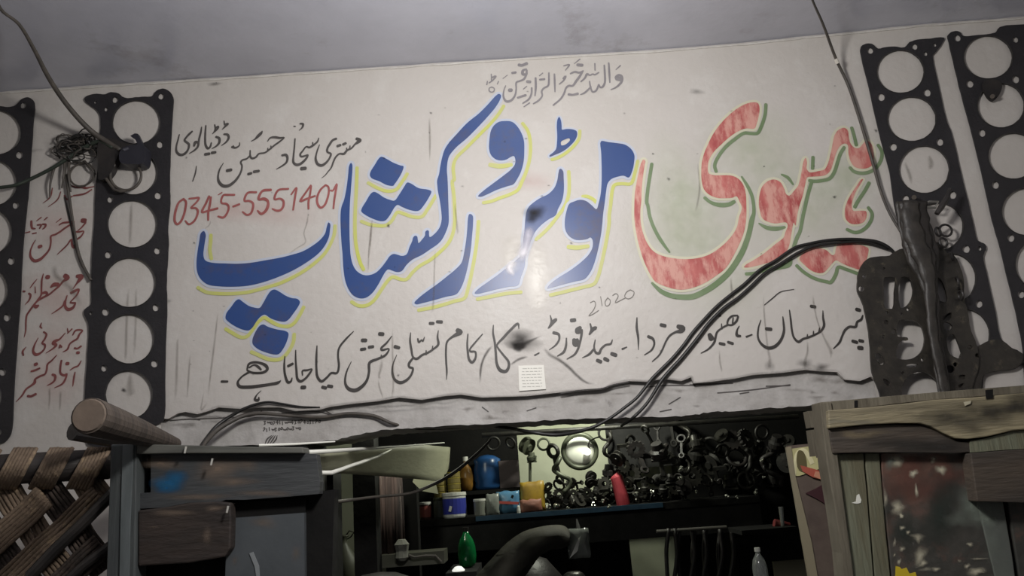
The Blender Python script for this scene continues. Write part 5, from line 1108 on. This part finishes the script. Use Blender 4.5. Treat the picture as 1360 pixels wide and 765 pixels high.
mb = MB(); mb.box(at(676, YS + .08) + Vector((.0, -.030, u(13))), (u(27), .004, u(3.2)), Matrix.Rotation(.12, 3, 'Y')); mb.build('red_stripe', mat('red_print', (186, 88, 80), .4), o)
mb = MB(); mb.box(at(682, YS + .08) + Vector((0, -.031, u(20))), (u(3), .004, u(4)), Matrix.Rotation(.5, 3, 'Y')); mb.build('dark_print', M_BLACK, o)
o = packet('yellow_packet', 709, 30, 36, YS + .09, .04, mat('yellow_packet', (176, 146, 50), .45, col2=(140, 112, 44), scale=16), 'yellow packet with a pink brown lower half', seed=5)
packet('pink_pouch', 706, 27, 15, YS + .045, .04, mat('pink_brown_pouch', (146, 98, 82), .6, col2=(112, 72, 62), scale=18, bump=.6), 'low pinkish brown pouch in front of the yellow packet', seed=6)
mb = MB(); mb.lathe(at(689, YS + .03), [(u(2.2), 0), (u(2.4), u(3)), (u(1.8), u(8)), (u(1), u(9))], 10); tag(mb.build('white_vial', M_WLID), 'tiny white vial between the blue and yellow packets', 'vial')
# blue drum, orange can, grey carton on a rear ledge
zl = u(38)
slab('rear_ledge', 610, 700, 650, 655, YS + .20, .14, M_BLACK, 'dark ledge carrying the blue drum', 'ledge')
zled = P(655, 650, YS + .2).z - zs + .002
mb = MB(); cc_ = at(651, YS + .27) + Vector((0, 0, zled))
mb.lathe(cc_, [(u(16), 0), (u(18), .012), (u(17), .03), (u(18.5), .04), (u(18.5), .085), (u(17), .1), (u(18), .12), (u(10), .135), (u(3), .14)], 24)
o = thing('blue_drum', cc_, 'small round blue plastic drum on the rear ledge', 'drum'); mb.build('drum_body', mat('blue_plastic', (38, 78, 128), .3), o, smooth=True)
mb = MB(); mb.lathe(at(622, YS + .25) + Vector((0, 0, zled)), [(u(7), 0), (u(9), .02), (u(9.5), .06), (u(7), .09), (u(3), .105), (u(3), .12)], 16)
o = thing('oil_bottle', at(622, YS + .25) + Vector((0, 0, zled)), 'squat orange and brown bottle left of the blue drum', 'bottle'); mb.build('bottle_body', mat('amber_plastic', (170, 124, 52), .35, col2=(96, 70, 46), scale=8), o, smooth=True)
mb = MB(); mb.lathe(at(622, YS + .25) + Vector((0, 0, zled + .12)), [(u(3.5), 0), (u(3.5), .018)], 12); mb.build('bottle_cap', M_WLID, o)
mb = MB(); mb.box(at(680, YS + .28) + Vector((0, 0, zled + .055)), (u(26), .08, .11)); tag(mb.build('grey_carton', mat('mauve_carton', (96, 84, 84), .7, col2=(72, 64, 66), scale=6)), 'dull mauve grey carton right of the blue drum', 'carton')
mb = MB(); mb.tube([at(829, YS + .06), at(829, YS + .06) + Vector((-.004, 0, u(12))), at(826, YS + .06) + Vector((-.008, 0, u(34))), at(824, YS + .06) + Vector((-.010, 0, u(37)))], [u(8.5), u(8.5), u(7.6), u(6)], 16); tag(mb.build('red_flask', mat('crimson_plastic', (190, 78, 88), .4, col2=(140, 40, 50), scale=6)), 'crimson plastic flask standing among the dark parts', 'flask')

# ---- hanging and heaped engine parts
def rotm(rn): return Matrix.Rotation(rn.uniform(-.9, .9), 3, 'Z') @ Matrix.Rotation(rn.uniform(-.6, .6), 3, 'X')
def gear(mb, c, r, th, M, n=14):
    prof = []
    for k in range(n * 4):
        a = 2 * PI * k / (n * 4); rr = r * (1.0 if k % 4 in (0, 1) else .86); prof.append((rr * math.cos(a), rr * math.sin(a)))
    K = len(prof); inner = [(r * .35 * math.cos(2 * PI * k / K), r * .35 * math.sin(2 * PI * k / K)) for k in range(K)]
    vs = []
    for y in (-th / 2, th / 2):
        vs += [M @ Vector((p[0], y, p[1])) + c for p in prof] + [M @ Vector((p[0], y, p[1])) + c for p in inner]
    fs = []
    for k in range(K):
        j = (k + 1) % K
        fs += [(k, j, K + j, K + k), (2 * K + k, 3 * K + k, 3 * K + j, 2 * K + j), (k, 2 * K + k, 2 * K + j, j), (K + k, K + j, 3 * K + j, 3 * K + k)]
    mb.add(vs, fs)
def part_obj(kind, px, py, Y, s, seed, m, name=None, label=None, group=None):
    rn = random.Random(seed); mb = MB(); c = P(px, py, Y); r = u(s, Y); M = rotm(rn)
    if kind == 'gear': gear(mb, c, r, r * .4, M)
    elif kind == 'ring': mb.torus(c, r * .8, r * .16, 28, 8, M)
    elif kind == 'pulley':
        A = M @ Matrix.Rotation(PI / 2, 3, 'X')
        mb.lathe(c, [(r * .3, -r * .4), (r, -r * .38), (r, -r * .25), (r * .72, -r * .1), (r * .72, r * .1), (r, r * .25), (r, r * .38), (r * .4, r * .4), (r * .35, r * .6)], 22, A)
    elif kind == 'bracket':
        mb.box(c, (r * 1.5, r * .3, r * .4), M); mb.box(c + M @ Vector((-r * .6, 0, -r * .6)), (r * .35, r * .3, r * 1.4), M)
        mb.torus(c + M @ Vector((r * .8, 0, 0)), r * .35, r * .13, 14, 6, M); mb.torus(c + M @ Vector((-r * .6, 0, -r * 1.4)), r * .3, r * .12, 14, 6, M)
    elif kind == 'pump':
        A = M @ Matrix.Rotation(PI / 2, 3, 'X')
        mb.lathe(c, [(r * .5, -r * .7), (r * .75, -r * .5), (r * .8, 0), (r * .55, r * .2), (r * .5, r * .7)], 16, M); mb.lathe(c + M @ Vector((r * .5, 0, 0)), [(r * .25, -r * .8), (r * .3, 0), (r * .25, r * .7)], 10, A)
        mb.box(c + M @ Vector((0, 0, -r * .75)), (r * 1.5, r * 1.0, r * .18), M)
        for q in (-1, 1): mb.lathe(c + M @ Vector((q * r * .6, -r * .3, -r * .7)), [(r * .12, 0), (r * .12, r * .25)], 6, M)
    elif kind == 'hose':
        pts = [c + Vector((rn.uniform(-.3, .3) * r + math.sin(i * 1.1 + seed) * r * .5, rn.uniform(-.3, .3) * r, r * 1.6 - i * r * .55)) for i in range(7)]
        mb.tube(catmull([tuple(p) for p in pts], False, 4), r * .22, 8)
    elif kind == 'rod':     # connecting rod
        mb.torus(c + M @ Vector((0, 0, r)), r * .42, r * .16, 18, 6, M); mb.torus(c + M @ Vector((0, 0, -r)), r * .26, r * .12, 16, 6, M)
        mb.box(c, (r * .26, r * .2, r * 1.4), M)
    o = mb.build(name or kind, m, None, smooth=(kind in ('ring', 'hose')))
    return tag(o, label, 'engine part', group)
# recognisable hanging ones on the pale wall
hd = thing('round_lamp', P(770, 599, 1.30), 'round headlamp with dark rim hanging against the pale wall', 'lamp')
mb = MB(); mb.torus(P(770, 599, 1.30), u(20.5, 1.3), u(3.4, 1.3), 36, 10); mb.build('rim', M_OLIVE, hd, smooth=True)
mb = MB(); mb.lathe(P(770, 599, 1.30), [(u(19, 1.3), -.004), (u(18, 1.3), .004), (u(14, 1.3), .012), (u(8, 1.3), .018), (u(2, 1.3), .021)], 30, Matrix.Rotation(PI / 2, 3, 'X')); mb.build('lens', mat('pale_lens_glass', (226, 228, 216), .6), hd, smooth=True)
mb = MB(); mb.tube([P(x, y, 1.27) for x, y in [(797, 580), (790, 582), (783, 586), (781, 592), (784, 597)]], .0032, 6); mb.build('hook_wire', M_DKM, hd)
mb = MB(); mb.lathe(P(780, 600, 1.27), [(.001, 0), (u(4.5, 1.27), .002), (u(4.5, 1.27), .006)], 16, Matrix.Rotation(PI / 2, 3, 'X')); mb.build('reflection_disc', mat('glowing_reflection', (255, 255, 244), .2, emit=1.6), hd, smooth=True)['label'] = 'small glowing disc imitating a bulb reflection'  # emission paints a bulb's reflection on the lens, no bulb here
part_obj('ring', 678, 588, 1.24, 8.5, 1, M_DKM, 'steel_ring', 'small dark ring hanging left of the round fan plate', None)
part_obj('ring', 655, 589, 1.24, 10, 5, M_DKM, 'steel_ring', 'dark oval ring hanging furthest left under the header', None)
fan = part_obj('pulley', 700, 592, 1.28, 11, 2, M_OLIVE, 'pulley', 'olive pulley disc hanging above the yellow packet', None)
part_obj('pump', 706, 607, 1.27, 8, 11, M_OLIVE, 'valve_body', 'olive valve body hanging just under the pulley disc', None)
mb = MB(); mb.tube([P(704, 612, 1.28), P(704, 645, 1.28)], .006, 8); tag(mb.build('steel_rod', M_OLIVE), 'thin olive rod hanging behind the yellow packet', 'rod')
part_obj('ring', 722, 590, 1.3, 9, 9, M_OLIVE, 'hose_clamp', 'hose clamp hanging right of the olive pulley', None)
part_obj('rod', 739, 618, 1.28, 18, 14, M_DKM, 'connecting_rod', 'dark connecting rod hanging left of the round headlamp', None)
part_obj('hose', 746, 630, 1.18, 13, 3, M_OLIVE, 'short_hose', 'short olive hose hanging left of the round headlamp', None)
part_obj('pulley', 785, 633, 1.30, 7, 6, M_DKM, 'small_pulley', 'small dark pulley below the round headlamp', None)
# the dark crowd: each its own object
rn = random.Random(77); kinds = ['gear', 'pulley', 'pump', 'bracket', 'rod', 'hose', 'ring']
nm = {'gear': 'gear_wheel', 'pulley': 'pulley', 'pump': 'pump_body', 'bracket': 'bracket', 'rod': 'connecting_rod', 'hose': 'rubber_tube', 'ring': 'piston_ring'}
tl = {'gear': 'oily gear wheel hanging in the dark cluster right of the headlamp', 'pulley': 'oily pulley hanging in the dark cluster right of the headlamp', 'pump': 'oily pump body hanging in the dark cluster right of the headlamp',
      'bracket': 'oily bracket hanging in the dark cluster right of the headlamp', 'rod': 'oily connecting rod hanging in the dark cluster right of the headlamp', 'hose': 'black tube hanging in the dark cluster right of the headlamp', 'ring': 'oily ring hanging in the dark cluster right of the headlamp'}
cnt = 0
for row, (ya, yb) in enumerate([(572, 592), (592, 614), (612, 632)]):
    for px in range(806, 1050, 17):
        if row == 2 and 845 < px < 885: continue
        k = rn.choice(kinds); x = px + rn.uniform(-5, 5); y = rn.uniform(ya, yb); s = rn.uniform(9, 15)
        part_obj(k, x, y, rn.uniform(1.12, 1.36), s, cnt + 300, rn.choice([M_OILM, M_DKM, M_DKM, M_RUB]), nm[k], tl[k], nm[k].replace('_', ' ') + ' group in the dark hanging cluster'); cnt += 1
for px in range(640, 740, 15):
    pass
for px in range(905, 1040, 15):
    for ya in (640,):
        k = rn.choice(kinds); part_obj(k, px + rn.uniform(-5, 5), ya + rn.uniform(-7, 7), rn.uniform(1.15, 1.35), rn.uniform(8, 14), cnt + 300, rn.choice([M_OILM, M_DKM, M_RUB]), nm[k], tl[k], nm[k].replace('_', ' ') + ' group in the dark hanging cluster'); cnt += 1
# heaped on the shelf
hl = {k: f'small dark {nm[k].replace("_", " ")} heaped on the shelf right of the yellow packet' for k in kinds}
for px in range(728, 905, 11):
    if 812 < px < 834: continue
    for lay in range(3):
        if 745 < px < 800 and lay: pass
        k = rn.choice(['gear', 'pulley', 'pump', 'bracket', 'ring', 'pump']); s = rn.uniform(6, 9.5)
        y = 676 - (px - 700) * .055 - 7 - lay * 11 + rn.uniform(-2, 2)
        part_obj(k, px + rn.uniform(-4, 4), y, rn.uniform(1.18, 1.30), s, cnt + 300, rn.choice([M_OILM, M_DKM, M_DKM]), nm[k], hl[k], nm[k].replace('_', ' ') + ' group heaped on the shelf'); cnt += 1
for i, (x, y, s) in enumerate([(788, 672, 3), (727, 675, 3.5), (737, 672, 3.5), (753, 674, 2), (790, 661, 2), (801, 664, 2.4), (810, 672, 2.6), (846, 656, 3.4), (867, 654, 2.6), (1004, 655, 3), (1011, 613, 2.6), (1013, 634, 2), (964, 658, 2.4), (978, 659, 2), (925, 652, 2.2), (906, 622, 4), (905, 635, 3)]):
    mb = MB(); c = P(x, y, 1.10); r = u(s, 1.1); Mr = Matrix.Rotation(i * .7, 3, 'Y') @ Matrix.Rotation(.7, 3, 'X')
    mb.lathe(c, [(r * .9, 0), (r * .9, r * .7), (r * .5, r * .72), (r * .45, r * 2.0)], 6, Mr)
    tag(mb.build('bright_bolt', M_BRIGHT), 'small bright bolt glinting among the dark parts', 'bolt', 'bright bolts among the dark parts')
# stacked hanging tie rail
mb = MB(); mb.tube([P(640, 578, 1.24), P(1060, 553, 1.24)], .009, 8); tag(mb.build('hanging_rail', M_DKM), 'dark iron rail from which the engine parts hang', 'rail')

# ---- lower middle: canvas hump, green bottle, plastic bag
M_CANV = mat('olive_canvas', (62, 60, 51), .85, col2=(44, 42, 38), scale=5, bump=.5, col3=(98, 96, 84), scale3=6, amt3=.3)
mb = MB(); vs = []; fs = []
ridge = [(600, 800), (625, 772), (650, 745), (672, 722), (695, 706), (720, 699), (738, 697), (748, 698), (753, 701), (756, 705), (757, 710)]
inner = [(650, 830), (668, 800), (690, 775), (705, 755), (716, 740), (728, 732), (732, 730), (738, 730), (745, 729), (751, 727), (756, 724)]
rg = catmull(ridge, False, 3); ig = catmull(inner, False, 3)
for r in range(6):
    t = r / 5
    for a_, b_ in zip(rg, ig):
        x = a_[0] * (1 - t) + b_[0] * t; y = a_[1] * (1 - t) + b_[1] * t
        vs.append(P(x, y, .78 - .10 * math.sin(t * PI) + .02 * math.sin(x * .12)))
n = len(rg)
for r in range(5):
    for k in range(n - 1): fs.append((r * n + k, (r + 1) * n + k, (r + 1) * n + k + 1, r * n + k + 1))
mb.add(vs, fs); o = mb.build('canvas_cover', M_CANV, smooth=True); tag(o, 'arched olive canvas cover below the shelf', 'canvas'); md = o.modifiers.new('thick', 'SOLIDIFY'); md.thickness = .006
mb = MB(); mb.lathe(P(700, 800, .95), [(.14, -.12), (.15, 0), (.13, .08), (.08, .14), (.02, .16)], 20); tag(mb.build('black_bundle', M_RUB, smooth=True), 'large black bundle under the arched canvas', 'bundle')
o = thing('green_bottle', P(621, 752, .95), 'translucent green plastic bottle left of the canvas', 'bottle')
mb = MB(); c = P(621, 750, .95); q = lambda v: u(v, .95)
mb.lathe(c, [(q(8), -q(2)), (q(10.5), q(2)), (q(11.5), q(12)), (q(10.5), q(22)), (q(8), q(30)), (q(4), q(36)), (q(3.4), q(40))], 20); mb.build('bottle_body', mat('green_plastic', (28, 142, 78), .15, trans=.35), o, smooth=True)
mb = MB(); mb.lathe(c + Vector((0, 0, q(39))), [(q(4), 0), (q(4), q(5))], 12); mb.build('bottle_cap', M_DKM, o)
mb = MB(); mb.lathe(P(609, 760, .85), [(.008, -.012), (.02, -.006), (.022, .008), (.012, .018), (.004, .02)], 14); tag(mb.build('light_bulb', mat('white_bulb', (250, 250, 244), .3, emit=.7), smooth=True), 'small glowing white bulb at the foot of the green bottle', 'bulb')
bag = packet('plastic_bag', 0, 27, 34, .80, .05, mat('clear_plastic_film', (120, 124, 120), .12, bump=1.0, bscale=16), 'crinkled clear plastic bag hanging right of the canvas', 'bag', seed=12)
bag.location = P(770, 741, .80); bag.matrix_world = Matrix.Translation(P(770, 741, .80))
for ch in bag.children:
    pass
mb = MB(); mb.prism([[xz(x, y, .76) for x, y in [(757, 741), (768, 716), (771, 712), (767, 732)]]], .76, .003); mb.build('bright_fold', mat('film_fold', (214, 214, 206), .2), bag)
mb = MB(); mb.tube([P(766, 690, .9), P(770, 712, .82)], [.003, .012], 8); tag(mb.build('bag_string', M_SOOTSHADE), 'dark string that holds the clear plastic bag', 'string')
mb = MB(); mb.lathe(P(765, 800, .62), [(.03, -.1), (.045, .06), (.03, .085), (.02, .09)], 16); tag(mb.build('dark_bottle', M_OILM, smooth=True), 'dark metal bottle directly below the plastic bag', 'bottle')
# lower right: drooping belts, rail, clear bottle
mb = MB(); mb.tube([P(872, 706, 1.05), P(965, 700, 1.05)], .006, 8); tag(mb.build('thin_rail', mat('dull_rail', (84, 82, 78), .5)), 'thin grey rail under the right end of the shelf', 'rail')
for i, (x, w) in enumerate([(893, 5), (912, 9), (930, 7), (948, 10), (965, 8)]):
    mb = MB(); Yb = 1.05 + .010 * i
    mb.tube(catmull([tuple(P(x - w, 702, Yb)), tuple(P(x - w - 3, 735, Yb)), tuple(P(x - 3, 790, Yb)), tuple(P(x + w + 1, 740, Yb)), tuple(P(x + w - 2, 702, Yb))], False, 5), .008, 6)
    tag(mb.build('drive_belt', M_RUB, smooth=True), 'black drive belt looped over the thin grey rail', 'belt', 'drive belts on the thin rail')
o = thing('clear_bottle', P(1012, 770, .7), 'clear bottle with a white cap near the bottom right of the opening', 'bottle')
c = P(1012, 775, .7); q = lambda v: u(v, .7)
mb = MB(); mb.lathe(c, [(q(8), -q(8)), (q(9), 0), (q(9), q(18)), (q(7), q(28)), (q(3), q(34)), (q(3), q(38))], 18); mb.build('bottle_body', mat('clear_bottle_plastic', (176, 180, 178), .1, trans=.7), o, smooth=True)
mb = MB(); mb.lathe(c + Vector((0, 0, q(37))), [(q(3.6), 0), (q(3.6), q(4.5))], 12); mb.build('bottle_cap', M_WLID, o)
mb = MB(); mb.box(P(1050, 757, 1.0), (u(40, 1.0), .02, u(22, 1.0))); tag(mb.build('pale_card', mat('dull_card', (104, 100, 84), .8)), 'dull pale card standing low beside the leaning panel', 'card')
mb = MB(); mb.tube([P(1028, 695, .95), P(1048, 700, .95)], [.016, .016], 12); tag(mb.build('red_cylinder', mat('dark_red_rubber', (112, 46, 46), .5)), 'dark red cylinder lying below the hanging parts at the right', 'cylinder')
mb = MB(); mb.tube([P(1037, 673, .93), P(1040, 703, .93)], [.009, .006], 8); tag(mb.build('steel_pin', M_BRIGHT), 'thin bright steel pin standing on the dark ledge beside the leaning panel', 'pin')

slab('tool_ledge', 985, 1060, 702, 708, .86, .2, M_BLACK, 'dark ledge carrying the dark red cylinder', 'ledge')
slab('low_bench', 594, 636, 760, 860, .80, .3, M_SOOTSHADE, 'sooty low bench carrying the green bottle', 'bench')
# ---- every hanging or heaped part gets a label of its own
def ordinal(n): return ['first', 'second', 'third', 'fourth', 'fifth', 'sixth', 'seventh', 'eighth', 'ninth', 'tenth', 'eleventh', 'twelfth', 'thirteenth', 'fourteenth', 'fifteenth', 'sixteenth'][n] if n < 16 else str(n + 1) + 'th'
grp = {}
for o_ in COL.objects:
    if o_.get('category') in ('engine part', 'bolt', 'belt') and o_.get('group'): grp.setdefault(o_['group'], []).append(o_)
for g_, lst in grp.items():
    lst.sort(key=lambda q: (q.location.x) / (q.location.y + 2))
    for i_, o_ in enumerate(lst):
        l = o_['label']
        if 'heaped on the shelf' in l: o_['label'] = l.split(' heaped')[0] + f' on the shelf, {ordinal(i_)} such from the left'
        elif o_['category'] == 'bolt': o_['label'] = f'small bright bolt glinting among dark parts, {ordinal(i_)} from the left'
        elif o_['category'] == 'belt': o_['label'] = f'black drive belt on the thin grey rail, {ordinal(i_)} from the left'
        else: o_['label'] = l.split(' hanging')[0] + f' in the dark hanging cluster, {ordinal(i_)} such from the left'

# ---- leaning printed panel
YP = -.12
lp = thing('leaning_panel', P(1090, 765, YP), 'narrow leaning printed panel behind the right door leaf', 'panel')
plank('panel_board', '1046,592 1090,588 1110,640 1135,800 1080,800 1060,680', YP, .012, mat('printed_brown_board', (100, 88, 78), .6, col2=(78, 66, 60), scale=9, bump=.3, col3=(116, 90, 88), scale3=5, amt3=.35), lp)
plank('edge_strip', '1044,594 1051,593 1056,630 1078,720 1092,800 1080,800 1064,710 1051,634', YP - .006, .008, mat('pale_edge_strip', (128, 120, 98), .7), lp, 'pale worn edging strip')
plank('printed_area', '1051,596 1081,592 1084,608 1094,608 1096,620 1062,632 1053,632', YP - .003, .003, mat('cream_print', (186, 182, 132), .5, col2=(170, 164, 120), scale=8), lp, 'cream coloured print')
mb = MB(); mb.tube(catmull([tuple(P(x, y, YP - .003)) for x, y in [(1054, 631), (1056, 615), (1060, 602), (1067, 598), (1074, 606), (1079, 616)]], False, 4), [.006] * 21, 6); mb.v = [(v[0], YP - .003 + (v[1] - YP + .003) * .2, v[2]) for v in mb.v]; ob = mb.build('printed_arch', mat('cream_print_light', (206, 200, 160), .5), lp)
mb = MB(); mb.prism([[xz(p[0], p[1], YP - .005) for p in catmull([(1058, 608), (1061, 598), (1067, 600), (1071, 612), (1070, 626), (1061, 624)], True, 3)][::-1]], YP - .005, .001); mb.build('printed_oval', mat('olive_print', (92, 84, 56), .5), lp)
plank('red_print', '1063,618 1082,623 1096,628 1099,634 1094,638 1080,634 1066,626', YP - .006, .002, mat('red_print_shape', (166, 84, 68), .5), lp, 'red slanting printed shape')
plank('red_print', '1083,626 1096,628 1099,634 1094,638 1081,633', YP - .0075, .001, mat('pink_print_shape', (186, 130, 104), .5), lp, 'pink end of the red shape')
plank('dark_print', '1070,655 1085,648 1098,640 1094,655 1100,668 1104,680 1094,668 1084,662', YP - .004, .002, mat('plum_print', (60, 34, 38), .5), lp, 'plum coloured printed shape')
